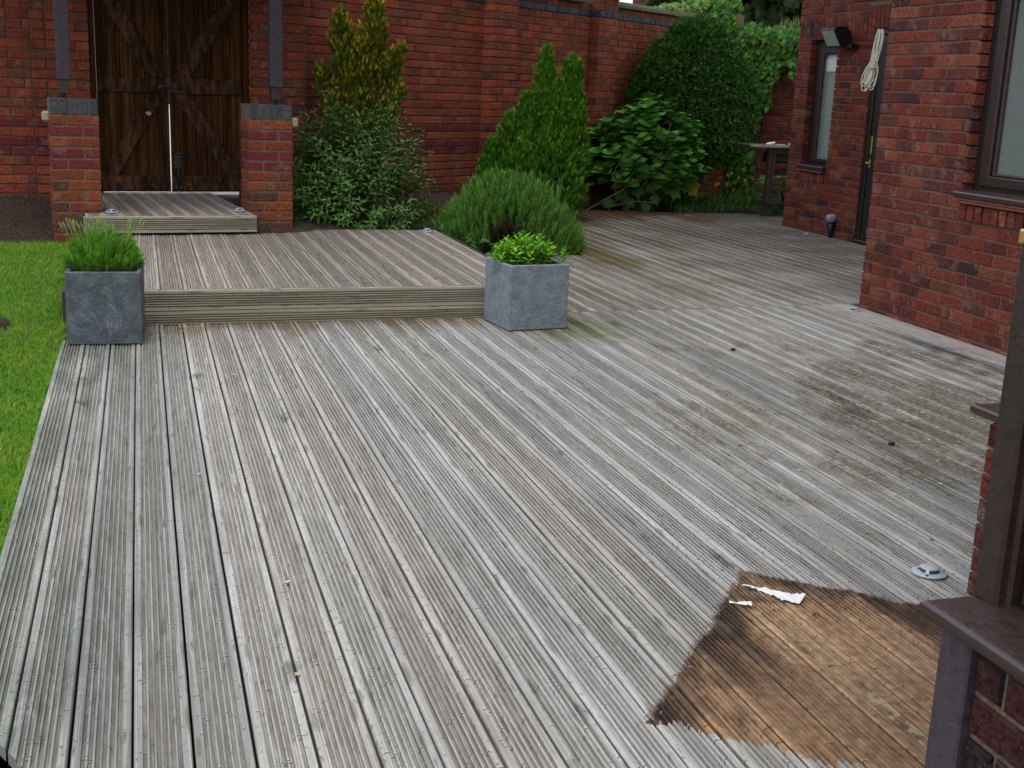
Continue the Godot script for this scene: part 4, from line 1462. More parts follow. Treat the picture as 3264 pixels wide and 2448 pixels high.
func build_house() -> void:
	var house := thing("brick_house", "red and plum brick house with dark brown joinery along the right side", "house", P(4.72, 0, 7.274))
	var home := Transform3D(Basis(), P(4.72, 0, 7.274))
	var inv := home.affine_inverse()
	var tone := func(_y): return any_of(tone_house)
	var c := 0.0751
	# nearer wall, local x runs from its far corner towards the camera
	var f2 := Transform3D(Basis(Vector3.UP, -91.0 * DEG), P(4.72, 0, 7.274))
	var open2 := [Rect2(0.997, 0.892, 1.9, 1.35)]
	part("wall_body", wall_body(inv * f2, 0.006, 7.5, -0.3, 5.2, -0.30, -0.006, [Rect2(0.965, 0.85, 1.96, 1.40)]), M.mortar_house, house)
	var recs := []
	var y_or := 0.0255 - c
	var rects := [open2[0], Rect2(0.985, 0.715, 1.93, 0.18)]
	courses(recs, f2, 0.0, 3.1, y_or, 2.75, c, 0.225, 0.010, rects, 0.0, true, tone, 0.1125 - 0.225 + 0.0, y_or)
	# soldier bricks below the sill
	for i in 26:
		var x := 1.0 + i * 0.0745
		lay(recs, f2, x, x + 0.064, 0.762, 0.094, 0.016, true, any_of(tone_house), true)
	# farther wall
	var f1 := Transform3D(Basis(Vector3.UP, -91.0 * DEG), P(6.857, 0, 12.253))
	var open1 := [Rect2(0.29, 0.655, 0.545, 1.335), Rect2(1.508, -0.4, 0.95, 2.475)]
	part("wall_body", wall_body(inv * f1, 0.006, 5.2, -0.3, 5.2, -0.30, -0.007, [Rect2(0.265, 0.63, 0.60, 1.38), Rect2(1.48, -0.2, 1.0, 2.29)]), M.mortar_house, house)
	var rects1 := [open1[0], open1[1], Rect2(0.02, 1.985, 1.34, 0.222), Rect2(1.36, 2.072, 1.2, 0.22), Rect2(0.29, 0.53, 0.545, 0.13)]
	var far := []
	courses(far, f1, 0.0, 2.9, 0.145 - c * 2 , 2.80, c, 0.225, 0.010, rects1, 0.0, true, tone, 0.03, 0.145 - c * 2)
	for i in 18:
		var x := 0.022 + i * 0.0745
		lay(far, f1, x, x + 0.0645, 2.096, 0.212, 0.003, true, any_of(tone_house), true)
	for i in 16:
		var x := 1.362 + i * 0.0745
		lay(far, f1, x, x + 0.0645, 2.182, 0.212, 0.003, true, any_of(tone_house), true)
	for i in 7:
		var x := 0.295 + i * 0.0765
		lay(far, f1, x, x + 0.066, 0.580, 0.098, 0.012, true, any_of(tone_house), true)
	recs.append_array(far)
	# return wall between the two, and the far end
	var f3 := Transform3D(Basis(), P(4.72, 0, 7.274))
	part("wall_body", wall_body(inv * f3, 0.03, 2.3, -0.3, 5.2, 0.012, 0.26, []), M.mortar, house)
	# low roof line high above the picture
	part("eaves", box_mesh(Vector3(3.4, 0.14, 16.0), 0.01, Vector3(1.25, 5.25, 1.2)), M.joinery, house)
	commit_bricks(house, recs, 292)
	window_near(house, inv * f2)
	window_far(house, inv * f1)
	door_far(house, inv * f1)
	bay(house, inv)

func window_near(house: Node3D, f: Transform3D) -> void:
	var win := group_node("window", house, f)
	win.set_meta("label", "large brown framed window with a net curtain")
	var x0 := 1.0
	var x1 := 2.88
	# outer frame, sash frame with a rounded head, bead
	var st := begin()
	add_box(st, Vector3(x0 + 0.022, 1.58, -0.10), Vector3(0.07, 1.36, 0.075), 0.005)
	add_box(st, Vector3(x1 - 0.03, 1.58, -0.10), Vector3(0.07, 1.36, 0.075), 0.005)
	add_box(st, Vector3((x0 + x1) * 0.5, 2.20, -0.101), Vector3(x1 - x0 - 0.02, 0.08, 0.075), 0.005)
	add_box(st, Vector3((x0 + x1) * 0.5, 0.912, -0.101), Vector3(x1 - x0 - 0.02, 0.045, 0.075), 0.005)
	part("frame", finish(st), M.joinery_dark, win)
	st = begin()
	add_box(st, Vector3(1.105, 1.545, -0.075), Vector3(0.078, 1.24, 0.05), 0.007)
	add_box(st, Vector3(1.97, 0.953, -0.0755), Vector3(1.80, 0.062, 0.05), 0.007)
	add_box(st, Vector3(1.97, 2.06, -0.0755), Vector3(1.80, 0.13, 0.05), 0.007)
	add_box(st, Vector3(1.97, 1.545, -0.075), Vector3(0.085, 1.24, 0.05), 0.007)
	part("sash", finish(st), M.joinery, win)
	st = begin()
	add_box(st, Vector3(1.158, 1.49, -0.083), Vector3(0.022, 1.02, 0.03), 0.008)
	add_box(st, Vector3(1.54, 0.992, -0.0835), Vector3(0.76, 0.022, 0.03), 0.008)
	part("bead", finish(st), M.joinery, win)
	part("pane", box_mesh(Vector3(0.78, 1.06, 0.005), 0.0, Vector3(1.54, 1.5, -0.093)), M.glass, win)
	part("pane", box_mesh(Vector3(0.78, 1.06, 0.005), 0.0, Vector3(2.41, 1.5, -0.093)), M.glass, win)
	# timber sill and the two tile courses below it
	part("sill", prism([Vector2(-0.12, 0.850), Vector2(0.048, 0.850), Vector2(0.056, 0.857), Vector2(0.056, 0.876), Vector2(0.050, 0.884), Vector2(-0.12, 0.902)], 0.975, 2.92), M.sill_paint, win, Transform3D(Basis(Vector3.BACK, Vector3.UP, Vector3.LEFT), Vector3(3.895, 0, 0)))
	var x := 0.965
	while x < 2.9:
		part("sill_tile", box_mesh(Vector3(0.162, 0.013, 0.13), 0.002, Vector3(x + 0.083, 0.841 + rf(-0.001, 0.001), -0.022 + rf(-0.002, 0.002))), M.tile, win)
		part("sill_tile", box_mesh(Vector3(0.162, 0.013, 0.13), 0.002, Vector3(x + 0.083 + 0.07, 0.825 + rf(-0.001, 0.001), -0.026 + rf(-0.002, 0.002))), M.tile, win)
		x += 0.166
	# inside: net curtain gathered at the right, a red cloth, the dim room
	var cur := begin()
	cur.set_smooth_group(0)
	for i in 60:
		var t0 := i / 60.0
		var t1 := (i + 1) / 60.0
		var fold := func(t: float) -> float: return -0.19 + 0.022 * sin(t * 70.0) + 0.012 * sin(t * 31.0 + 1.0)
		var lean := func(t: float, y: float) -> float: return 1.345 + t * 0.62 + (1.0 - t) * 0.05 * (y - 1.0) / 0.8
		quad(cur, Vector3(lean.call(t0, 0.95), 0.95, fold.call(t0)), Vector3(lean.call(t1, 0.95), 0.95, fold.call(t1)), Vector3(lean.call(t1, 2.1), 2.1, fold.call(t1)), Vector3(lean.call(t0, 2.1), 2.1, fold.call(t0)), Vector3.BACK)
	part("curtain", finish(cur), M.curtain, win)
	var cl := begin()
	cl.set_smooth_group(0)
	for i in 12:
		var t0 := i / 12.0
		var t1 := (i + 1) / 12.0
		quad(cl, Vector3(1.345 + t0 * 0.4, 0.93, -0.150 - 0.008 * sin(t0 * 20)), Vector3(1.345 + t1 * 0.4, 0.93, -0.150 - 0.008 * sin(t1 * 20)), Vector3(1.40 + t1 * 0.4, 1.16, -0.15), Vector3(1.40 + t0 * 0.4, 1.16, -0.15), Vector3.BACK)
	part("red_cloth", finish(cl), M.red_cloth, win)
	room(win, Vector3(0.4, 0.2, -2.2), Vector3(3.3, 2.5, -0.30))

func room(parent: Node3D, lo: Vector3, hi: Vector3) -> void:
	var st := begin()
	var c := (lo + hi) * 0.5
	var s := hi - lo
	add_box(st, Vector3(c.x, c.y, lo.z), Vector3(s.x, s.y, 0.05))
	add_box(st, Vector3(lo.x, c.y, c.z), Vector3(0.05, s.y, s.z))
	add_box(st, Vector3(hi.x, c.y, c.z), Vector3(0.05, s.y, s.z))
	add_box(st, Vector3(c.x, lo.y, c.z), Vector3(s.x, 0.05, s.z))
	add_box(st, Vector3(c.x, hi.y, c.z), Vector3(s.x, 0.05, s.z))
	part("room_lining", finish(st), M.room, parent)

func window_far(house: Node3D, f: Transform3D) -> void:
	var win := group_node("window", house, f)
	win.set_meta("label", "narrow brown framed window with a white blind at its top")
	var st := begin()
	add_box(st, Vector3(0.335, 1.36, -0.10), Vector3(0.09, 1.27, 0.07), 0.005)
	add_box(st, Vector3(0.815, 1.36, -0.10), Vector3(0.06, 1.27, 0.07), 0.005)
	add_box(st, Vector3(0.575, 1.94, -0.101), Vector3(0.50, 0.10, 0.07), 0.005)
	add_box(st, Vector3(0.575, 0.735, -0.101), Vector3(0.50, 0.05, 0.07), 0.005)
	part("frame", finish(st), M.joinery_dark, win)
	st = begin()
	add_box(st, Vector3(0.415, 1.34, -0.08), Vector3(0.085, 1.14, 0.045), 0.007)
	add_box(st, Vector3(0.60, 0.757, -0.0805), Vector3(0.40, 0.04, 0.045), 0.007)
	add_box(st, Vector3(0.60, 1.88, -0.0805), Vector3(0.40, 0.06, 0.045), 0.007)
	part("sash", finish(st), M.joinery, win)
	# the curved corner pieces under the head
	part("sash_corner", prism([Vector2(0.455, 1.852), Vector2(0.455, 1.80), Vector2(0.468, 1.825), Vector2(0.495, 1.845), Vector2(0.53, 1.852)], -0.102, -0.059), M.joinery, win)
	part("pane", box_mesh(Vector3(0.36, 1.10, 0.005), 0.0, Vector3(0.63, 1.31, -0.093)), M.glass, win)
	part("blind_roll", box_mesh(Vector3(0.38, 0.20, 0.02), 0.006, Vector3(0.63, 1.772, -0.122)), M.white, win)
	part("blind", box_mesh(Vector3(0.42, 1.12, 0.004), 0.0, Vector3(0.63, 1.28, -0.15)), M.blind, win)
	part("sill", prism([Vector2(-0.10, 0.655), Vector2(0.042, 0.655), Vector2(0.048, 0.662), Vector2(0.048, 0.692), Vector2(0.042, 0.70), Vector2(-0.10, 0.715)], 0.0, 0.545), M.sill_paint, win, Transform3D(Basis(Vector3.BACK, Vector3.UP, Vector3.LEFT), Vector3(0.833, 0, 0)))
	for i in 4:
		part("sill_tile", box_mesh(Vector3(0.132, 0.013, 0.12), 0.002, Vector3(0.354 + i * 0.136, 0.643 + rf(-0.001, 0.001), -0.014)), M.tile, win)
	room(win, Vector3(0.0, 0.3, -1.2), Vector3(1.2, 2.3, -0.30))

func door_far(house: Node3D, f: Transform3D) -> void:
	var door := group_node("door", house, f)
	door.set_meta("label", "dark outer door with brass handle, seen edge on")
	var st := begin()
	add_box(st, Vector3(1.535, 1.03, -0.065), Vector3(0.07, 2.08, 0.10), 0.005)
	add_box(st, Vector3(2.43, 1.03, -0.065), Vector3(0.06, 2.08, 0.10), 0.005)
	add_box(st, Vector3(1.985, 2.045, -0.066), Vector3(0.84, 0.06, 0.10), 0.005)
	part("frame", finish(st), M.joinery_dark, door)
	part("leaf", box_mesh(Vector3(0.83, 2.0, 0.045), 0.006, Vector3(1.987, 1.01, -0.055)), M.door_green, door)
	for y in [[0.12, 0.75], [0.95, 1.9]]:
		part("panel", box_mesh(Vector3(0.56, y[1] - y[0], 0.02), 0.009, Vector3(2.0, (y[0] + y[1]) * 0.5, -0.035)), M.door_green, door)
	part("threshold", box_mesh(Vector3(0.92, 0.05, 0.16), 0.006, Vector3(1.98, 0.012, -0.075)), M.joinery_dark, door)
	var h := Transform3D(Basis(), Vector3(1.605, 0, -0.032))
	part("finger_plate", box_mesh(Vector3(0.034, 0.17, 0.010), 0.003, Vector3(0, 0.968, 0.004)), M.brass, door, h)
	part("key_plate", box_mesh(Vector3(0.030, 0.085, 0.010), 0.003, Vector3(0, 0.79, 0.004)), M.brass, door, h)
	part("handle", tube([Vector3(0, 0.80, 0.005), Vector3(0, 0.80, 0.045), Vector3(0.02, 0.80, 0.05), Vector3(0.07, 0.797, 0.05)], [0.009, 0.009, 0.009, 0.007], 8), M.brass, door, h)

# the canted bay close to the camera: dwarf walls, a moulded sill, glazing posts
func bay(house: Node3D, inv: Transform3D) -> void:
	var b := group_node("bay_window", house)
	b.set_meta("label", "brown painted bay window on dwarf brick walls close by")
	var near := Transform3D(Basis(Vector3.UP, -PI / 2), P(1.285, 0, 1.607))        # face to the left, x runs towards the camera
	var cant := Transform3D(Basis(Vector3.UP, -PI / 2), P(2.27, 0, 2.79))        # the same face of its wider part, farther away
	var cl := 1.15
	var side := Transform3D(Basis(Vector3.UP, PI), P(4.72, 0, 2.79))                # back to the house
	part("wall_body", wall_body(inv * near, 0.01, 2.4, -0.3, 0.515, -0.20, -0.007, []), M.mortar_pale, b)
	part("wall_body", wall_body(inv * cant, 0.01, cl, -0.3, 0.515, -0.20, -0.007, []), M.mortar_pale, b)
	part("wall_body", box_mesh(Vector3(0.98, 0.81, 0.16), 0.0, Vector3(0.59, 0.105, 0.09)), M.mortar_house, b, inv * Transform3D(Basis(), P(1.285, 0, 1.585)))
	part("wall_body", wall_body(inv * side, 0.0, 2.44, -0.3, 0.515, -0.20, -0.007, []), M.mortar_house, b)
	var recs := []
	var dark := tone_plum
	var tone := func(_y): return any_of(dark)
	courses(recs, near, 0.075, 1.6, -0.16, 0.512, 0.0751, 0.225, 0.010, [], 0.0, true, tone, -0.075, -0.16)
	courses(recs, cant, 0.0, cl - 0.02, -0.16, 0.512, 0.0751, 0.225, 0.010, [], 0.0, true, func(_y): return any_of([tone_house[3], tone_house[1], tone_plum[2]]), 0.03, -0.16)
	var bi := b.global_transform.affine_inverse()
	for r in recs:
		if in_view(r[0].origin, 0.15):
			part("brick", r[1], r[2], b, bi * (r[0] as Transform3D))
	# corner board
	part("corner_board", box_mesh(Vector3(0.078, 0.75, 0.03), 0.004, Vector3(0.037, 0.155, 0.0)), M.board_paint, b, inv * near)
	# moulded sill, mitred round the corner: its section pushed along three faces
	var sec := []
	for i in 7:
		var t := -PI / 2 + PI * i / 6.0
		sec.append(Vector2(0.018 + cos(t) * 0.018, 0.547 + sin(t) * 0.0165))
	sec.append(Vector2(-0.10, 0.572))
	sec.append(Vector2(-0.20, 0.578))
	sec.append(Vector2(-0.20, 0.528))
	var line := [P(4.7, 0, 2.79), P(2.27, 0, 2.79), P(2.27, 0, 1.607), P(1.285, 0, 1.607), P(1.285, 0, -0.9)]
	var st := begin()
	st.set_smooth_group(0)
	var rings := []
	for i in 5:
		var q: Vector3 = line[i]
		var d1: Vector3 = (line[mini(i + 1, 4)] - line[mini(i, 3)]).normalized()
		var d0: Vector3 = (line[maxi(i, 1)] - line[maxi(i, 1) - 1]).normalized()
		var o0 := Vector3(-d0.z, 0, d0.x)
		var o1 := Vector3(-d1.z, 0, d1.x)
		var m := (o0 + o1).normalized()
		m /= maxf(m.dot(o0), 0.4)
		var ring := []
		for s in sec:
			ring.append(q + m * (s.x + 0.003) + Vector3(0, s.y, 0))
		rings.append(ring)
	for i in 4:
		var n := sec.size()
		var dd: Vector3 = (line[i + 1] - line[i]).normalized()
		var dir := Vector3(-dd.z, 0, dd.x)
		for k in n:
			var k2 := (k + 1) % n
			var s0: Vector2 = sec[k]
			var s1: Vector2 = sec[k2]
			var e := s1 - s0
			quad(st, inv * rings[i][k], inv * rings[i][k2], inv * rings[i + 1][k2], inv * rings[i + 1][k], dir * e.y - Vector3.UP * e.x)
	part("sill", finish(st), M.sill_paint, b)
	# glazing: corner post with its mouldings, sash frames, panes on both faces
	var post := begin()
	var pn := inv * near
	var pc := inv * cant
	add_box(post, Vector3(-0.004, 1.37, -0.088), Vector3(0.060, 1.62, 0.05), 0.006, pn)
	add_box(post, Vector3(0.022, 1.37, -0.105), Vector3(0.030, 1.62, 0.05), 0.006, pn)
	add_box(post, Vector3(0.0, 1.37, -0.075), Vector3(0.05, 1.62, 0.055), 0.006, pc)
	part("corner_post", finish(post), M.joinery, b)
	var sash := begin()
	add_box(sash, Vector3(0.055, 1.37, -0.112), Vector3(0.026, 1.60, 0.035), 0.009, pn)
	add_box(sash, Vector3(0.085, 1.37, -0.120), Vector3(0.022, 1.60, 0.03), 0.008, pn)
	add_box(sash, Vector3(0.118, 1.37, -0.106), Vector3(0.036, 1.60, 0.05), 0.008, pn)
	add_box(sash, Vector3(0.160, 1.37, -0.118), Vector3(0.03, 1.60, 0.03), 0.010, pn)
	add_box(sash, Vector3(0.75, 0.615, -0.112), Vector3(1.25, 0.075, 0.045), 0.010, pn)
	add_box(sash, Vector3(0.75, 2.10, -0.112), Vector3(1.25, 0.08, 0.045), 0.010, pn)
	part("sash", finish(sash), M.joinery_dark, b)
	part("pane", box_mesh(Vector3(1.2, 1.42, 0.005), 0.0, Vector3(0.77, 1.36, -0.115)), M.glass, b, pn)
	part("pane", box_mesh(Vector3(cl - 0.1, 1.42, 0.005), 0.0, Vector3(cl * 0.5 + 0.05, 1.36, -0.085)), M.glass, b, pc)
	var cs := begin()
	add_box(cs, Vector3(0.06, 1.37, -0.085), Vector3(0.06, 1.60, 0.045), 0.006, pc)
	add_box(cs, Vector3(cl * 0.5 + 0.04, 0.615, -0.0855), Vector3(cl - 0.1, 0.075, 0.045), 0.006, pc)
	part("far_sash", finish(cs), M.joinery, b)
	var roof := begin()
	add_box(roof, Vector3(1.2, 2.22, -1.4), Vector3(3.0, 0.10, 3.2), 0.0, pn)
	add_box(roof, Vector3(0.55, 2.225, -1.2), Vector3(1.2, 0.10, 2.5), 0.0, pc)
	part("roof", finish(roof), M.joinery_dark, b)
	part("inner_wall", box_mesh(Vector3(3.2, 2.3, 0.05), 0.0, Vector3(1.2, 1.0, -1.6)), M.room, b, pn)
	# brass catch that shows past the post
	part("catch", box_mesh(Vector3(0.016, 0.024, 0.016), 0.003, Vector3(-0.031, 1.180, -0.070)), M.brass, b, pn)

func build_fittings() -> void:
	var f1 := Transform3D(Basis(Vector3.UP, -91.0 * DEG), P(6.857, 0, 12.253))
	# floodlight over the narrow window
	var at := f1 * Vector3(1.02, 1.985, 0.0)
	var lamp := thing("floodlight", "black box floodlight on the wall above the narrow window", "floodlight", at, -91.0 * DEG)
	var sec := [Vector2(0.235, 0.088), Vector2(0.215, 0.100), Vector2(0.12, 0.106), Vector2(0.07, 0.085), Vector2(0.045, 0.04), Vector2(0.048, -0.02), Vector2(0.075, -0.068), Vector2(0.118, -0.088), Vector2(0.135, -0.082)]
	var turn := Transform3D(Basis(Vector3.BACK, Vector3.UP, Vector3.LEFT), Vector3(0.13, 0, 0))
	part("housing", prism(sec, 0.0, 0.27), M.black, lamp, turn)
	var n := Vector2(0.17, -0.10).normalized()
	var lens := begin()
	var t := Vector2(0.232, 0.084)
	var bq := Vector2(0.138, -0.078)
	var mid := (t + bq) * 0.5
	var ang := (t - bq).angle()
	add_box(lens, Vector3.ZERO, Vector3(0.19, 0.012, 0.272), 0.004, turn * Transform3D(Basis(Vector3.BACK, ang), Vector3(mid.x + n.x * 0.006, mid.y + n.y * 0.006, 0.135)))
	part("bezel", finish(lens), M.black, lamp)
	var refl := plain(lin(0.30, 0.34, 0.28), 0.25)
	part("lens", box_mesh(Vector3(0.165, 0.004, 0.24), 0.001), refl, lamp, turn * Transform3D(Basis(Vector3.BACK, ang), Vector3(mid.x + n.x * 0.0125, mid.y + n.y * 0.0125, 0.135)))
	for i in 7:
		part("fin", box_mesh(Vector3(0.006, 0.012, 0.13), 0.002, Vector3(-0.10 + i * 0.036, 0.108, 0.12)), M.black, lamp)
	for x: float in [-0.06, 0.06]:
		part("clip", box_mesh(Vector3(0.022, 0.016, 0.02), 0.004, Vector3(x, 0.108, 0.20)), M.black, lamp)
	part("bracket", box_mesh(Vector3(0.06, 0.045, 0.10), 0.006, Vector3(0.19, -0.072, 0.045)), M.black, lamp)
	part("bracket", box_mesh(Vector3(0.10, 0.02, 0.02), 0.004, Vector3(0.13, -0.072, 0.085)), M.black, lamp)
	part("cable", tube([Vector3(0.20, -0.07, 0.04), Vector3(0.27, -0.065, 0.012), Vector3(0.36, -0.075, 0.010), Vector3(0.48, -0.072, 0.010)], [0.005], 6), M.black, lamp)
	part("cable", tube([Vector3(0.15, -0.09, 0.06), Vector3(0.16, -0.115, 0.05), Vector3(0.19, -0.12, 0.04), Vector3(0.205, -0.085, 0.03)], [0.004], 6), M.black, lamp)
	# coil of rope hung on a hook at the corner of the house
	var f2 := Transform3D(Basis(Vector3.UP, -91.0 * DEG), P(4.72, 0, 7.274))
	var rope := thing("rope_coil", "hank of white rope hanging by the house corner beside the door", "rope", f2 * Vector3(0.012, 1.845, 0.0), -91.0 * DEG)
	part("hook", tube([Vector3(0, 0.0, -0.02), Vector3(0, 0.0, 0.07), Vector3(0, 0.02, 0.085)], [0.005], 6), M.black_iron, rope)
	var r := RandomNumberGenerator.new()
	r.seed = 66
	for i in 9:
		# each turn: a loop up to the hook, a waist in the binding, a loop below that hangs to one side
		var top_w := r.randf_range(0.012, 0.034)
		var low_w := r.randf_range(0.018, 0.048)
		var low := -0.385 + r.randf_range(-0.02, 0.05)
		var aside := r.randf_range(0.02, 0.075)
		var off := r.randf_range(-0.007, 0.007)
		var deep := r.randf_range(0.025, 0.06)
		var pts := []
		for k in 41:
			var a := TAU * k / 40.0
			var side := sin(a)
			var tq := cos(a) * 0.5 + 0.5                     # 1 on the hook, 0 at the bottom
			var yy := low * (1.0 - tq)
			var wd := lerpf(top_w, 0.006, clampf((0.95 - tq) / 0.5, 0.0, 1.0)) if tq > 0.42 else lerpf(0.006, low_w, sin(clampf((0.42 - tq) / 0.42, 0.0, 1.0) * PI * 0.5))
			var drift := aside * pow(1.0 - tq, 1.5)
			pts.append(Vector3(off + side * wd * 0.54 - drift * 0.54, yy, deep + 0.02 - side * wd * 0.84 + drift * 0.84))
		part("turn", tube(pts, [0.0033], 5), M.rope, rope)
	for i in 4:
		var pts := []
		for k in 13:
			var a := TAU * k / 12.0
			pts.append(Vector3(-0.011 + cos(a) * 0.017, -0.222 - i * 0.0075, 0.080 + sin(a) * 0.024))
		part("binding", tube(pts, [0.0036], 5), M.rope, rope)
	# spike light
	var spike := thing("spike_light", "grey topped black spike light leaning by the far house wall", "garden light", P(6.80, 0, 11.139))
	part("spike", tube([Vector3(0, 0, 0), Vector3(0, 0.05, 0.0), Vector3(-0.008, 0.17, 0.0)], [0.018, 0.026, 0.045], 10), M.black, spike)
	part("head", tube([Vector3(0.05, 0.205, -0.0), Vector3(-0.05, 0.200, 0.03)], [0.040, 0.046], 12), M.steel, spike)
	part("face", tube([Vector3(-0.05, 0.200, 0.03), Vector3(-0.058, 0.1995, 0.0325)], [0.040, 0.036], 12), plain(lin(0.28, 0.30, 0.31), 0.3), spike)
	# deck lights
	var spots := [[2.247, 0.0, 2.934, "dome deck light close to the bay window sill"], [4.599, 0.0, 7.142, "dome deck light at the near corner of the brick house"], [6.69, 0.0, 11.389, "dome deck light beside the spike light under the narrow window"], [2.245, UPPER, 9.85, "dome deck light at the back corner of the raised deck"], [-0.223, STEP, 9.743, "dome deck light on the step platform by the left pier"], [0.739, STEP, 9.942, "dome deck light on the step platform by the right pier"]]
	var first: Node3D
	for s in spots:
		var o: Node3D

		if first == null:
			o = deck_light()
			first = o
		else:
			o = first.duplicate()
			o.name = numbered("deck_light")
			add_child(o)
		o.position = P(s[0], s[1] + 0.002, s[2])
		o.rotation.y = 0.5 + s[0]
		o.scale = Vector3.ONE * 0.88
		tag(o, s[3], "deck light", "dome lights let into the decking")
	# planters
	var pa := thing("stone_planter", "dark grey cube planter holding lavender, left end of the riser", "planter", P(-0.392, 0.003, 6.542), -2.445 * DEG, "cube stone planters")
	planter(pa, M.planter[0], 0.372, 0.378)
	var pb := thing("stone_planter", "paler grey pitted cube planter holding lime green herb", "planter", P(2.019, 0.003, 6.677), 7.3 * DEG, "cube stone planters")
	planter(pb, M.planter[1], 0.379, 0.382)
	# torn white paper on the mat stain
	for k in 2:
		var st := begin()
		var pr := RandomNumberGenerator.new()
		pr.seed = 61 + k
		var pts := []
		var upper := []
		var n_p := 26 if k == 0 else 10
		var half := 0.088 if k == 0 else 0.03
		for i in n_p:
			var x := lerpf(-half, half, float(i) / (n_p - 1))
			var spread := (0.008 + 0.022 * smoothstep(-0.6, 0.7, x / half)) * (1.0 if k == 0 else 0.5)
			var bend := 0.010 * sin(x * 38.0)
			pts.append(Vector2(x + pr.randf_range(-0.002, 0.002), bend - spread + pr.randf_range(-0.007, 0.006)))
			upper.append(Vector2(x + pr.randf_range(-0.002, 0.002), bend + spread + pr.randf_range(-0.006, 0.007)))
		upper.reverse()
		pts.append_array(upper)
		var flat := PackedVector2Array(pts)
		var idx := Geometry2D.triangulate_polygon(flat)
		for i in range(0, idx.size(), 3):
			var v := []
			for j in 3:
				var q: Vector2 = flat[idx[i + j]]
				v.append(Vector3(q.x, 0.004 + 0.006 * sin(q.x * 60.0) * sin(q.y * 50 + 1.0), q.y))
			tri(st, v[0], v[1], v[2], Vector3.UP)
			tri(st, v[0] - Vector3(0, 0.0008, 0), v[1] - Vector3(0, 0.0008, 0), v[2] - Vector3(0, 0.0008, 0), Vector3.DOWN)
		var o := part(numbered("paper_scrap"), finish(st), M.white, self, Transform3D(Basis(Vector3.UP, -0.75 if k == 0 else -0.4), P(1.69, 0.004, 2.885) if k == 0 else P(1.566, 0.004, 2.835)))
		tag(o, "larger torn white paper scrap on the brown mat stain" if k == 0 else "tiny white paper scrap left of the larger one on the stain", "paper")
	# two small dark stones
	for k in 2:
		var st := begin()
		st.set_smooth_group(0)
		var rr := RandomNumberGenerator.new()
		rr.seed = 80 + k
		var pf := []
		for i in 7:
			var a := -PI / 2 + PI * i / 6.0
			pf.append(Vector2(maxf(cos(a), 0.0) * 0.021, sin(a) * 0.017 + 0.016))
		var o := part(numbered("pebble"), lathe(pf, 9), plain(lin(0.018, 0.012, 0.012) if k == 0 else lin(0.02, 0.022, 0.022), 0.6), self, Transform3D(Basis(Vector3.UP, 0.4).scaled(Vector3(1.3, 0.85, 0.9) * 0.62), P(2.945, 0, 4.191) if k == 0 else P(3.134, 0, 6.02)))
		tag(o, "small round dark brown stone on the dirty part of the deck" if k == 0 else "small dark stone on the clean deck right of the pale planter", "stone")
	bench()
	litter()

func deck_light() -> Node3D:
	var o := thing("deck_light", "dome deck light", "deck light")
	part("ring", lathe([Vector2(0.0, 0.0), Vector2(0.058, 0.0), Vector2(0.060, 0.003), Vector2(0.057, 0.006), Vector2(0.040, 0.009), Vector2(0.0, 0.009)], 32), M.steel, o)
	part("core", lathe([Vector2(0.034, 0.008), Vector2(0.027, 0.021), Vector2(0.0, 0.021)], 24), M.slot, o)
	part("cap", lathe([Vector2(0.0, 0.0195), Vector2(0.033, 0.0195), Vector2(0.034, 0.0215), Vector2(0.028, 0.025), Vector2(0.015, 0.028), Vector2(0.0, 0.029)], 28), M.steel, o)
	for i in 4:
		var a := TAU * i / 4.0 + 0.4
		var st := begin()
		add_box(st, Vector3.ZERO, Vector3(0.018, 0.006, 0.013), 0.001, Transform3D(Basis(Vector3.UP, -a) * Basis(Vector3.BACK, -0.75), Vector3(cos(a) * 0.037, 0.0145, sin(a) * 0.037)))
		part("bridge", finish(st), M.steel, o)
	for i in 3:
		var a := TAU * i / 3.0 + 0.9
		part("screw", lathe([Vector2(0.005, 0.0065), Vector2(0.0045, 0.0092), Vector2(0.0, 0.0095)], 8), M.slot, o, Transform3D(Basis(), Vector3(cos(a) * 0.050, 0, sin(a) * 0.050)))
	return o

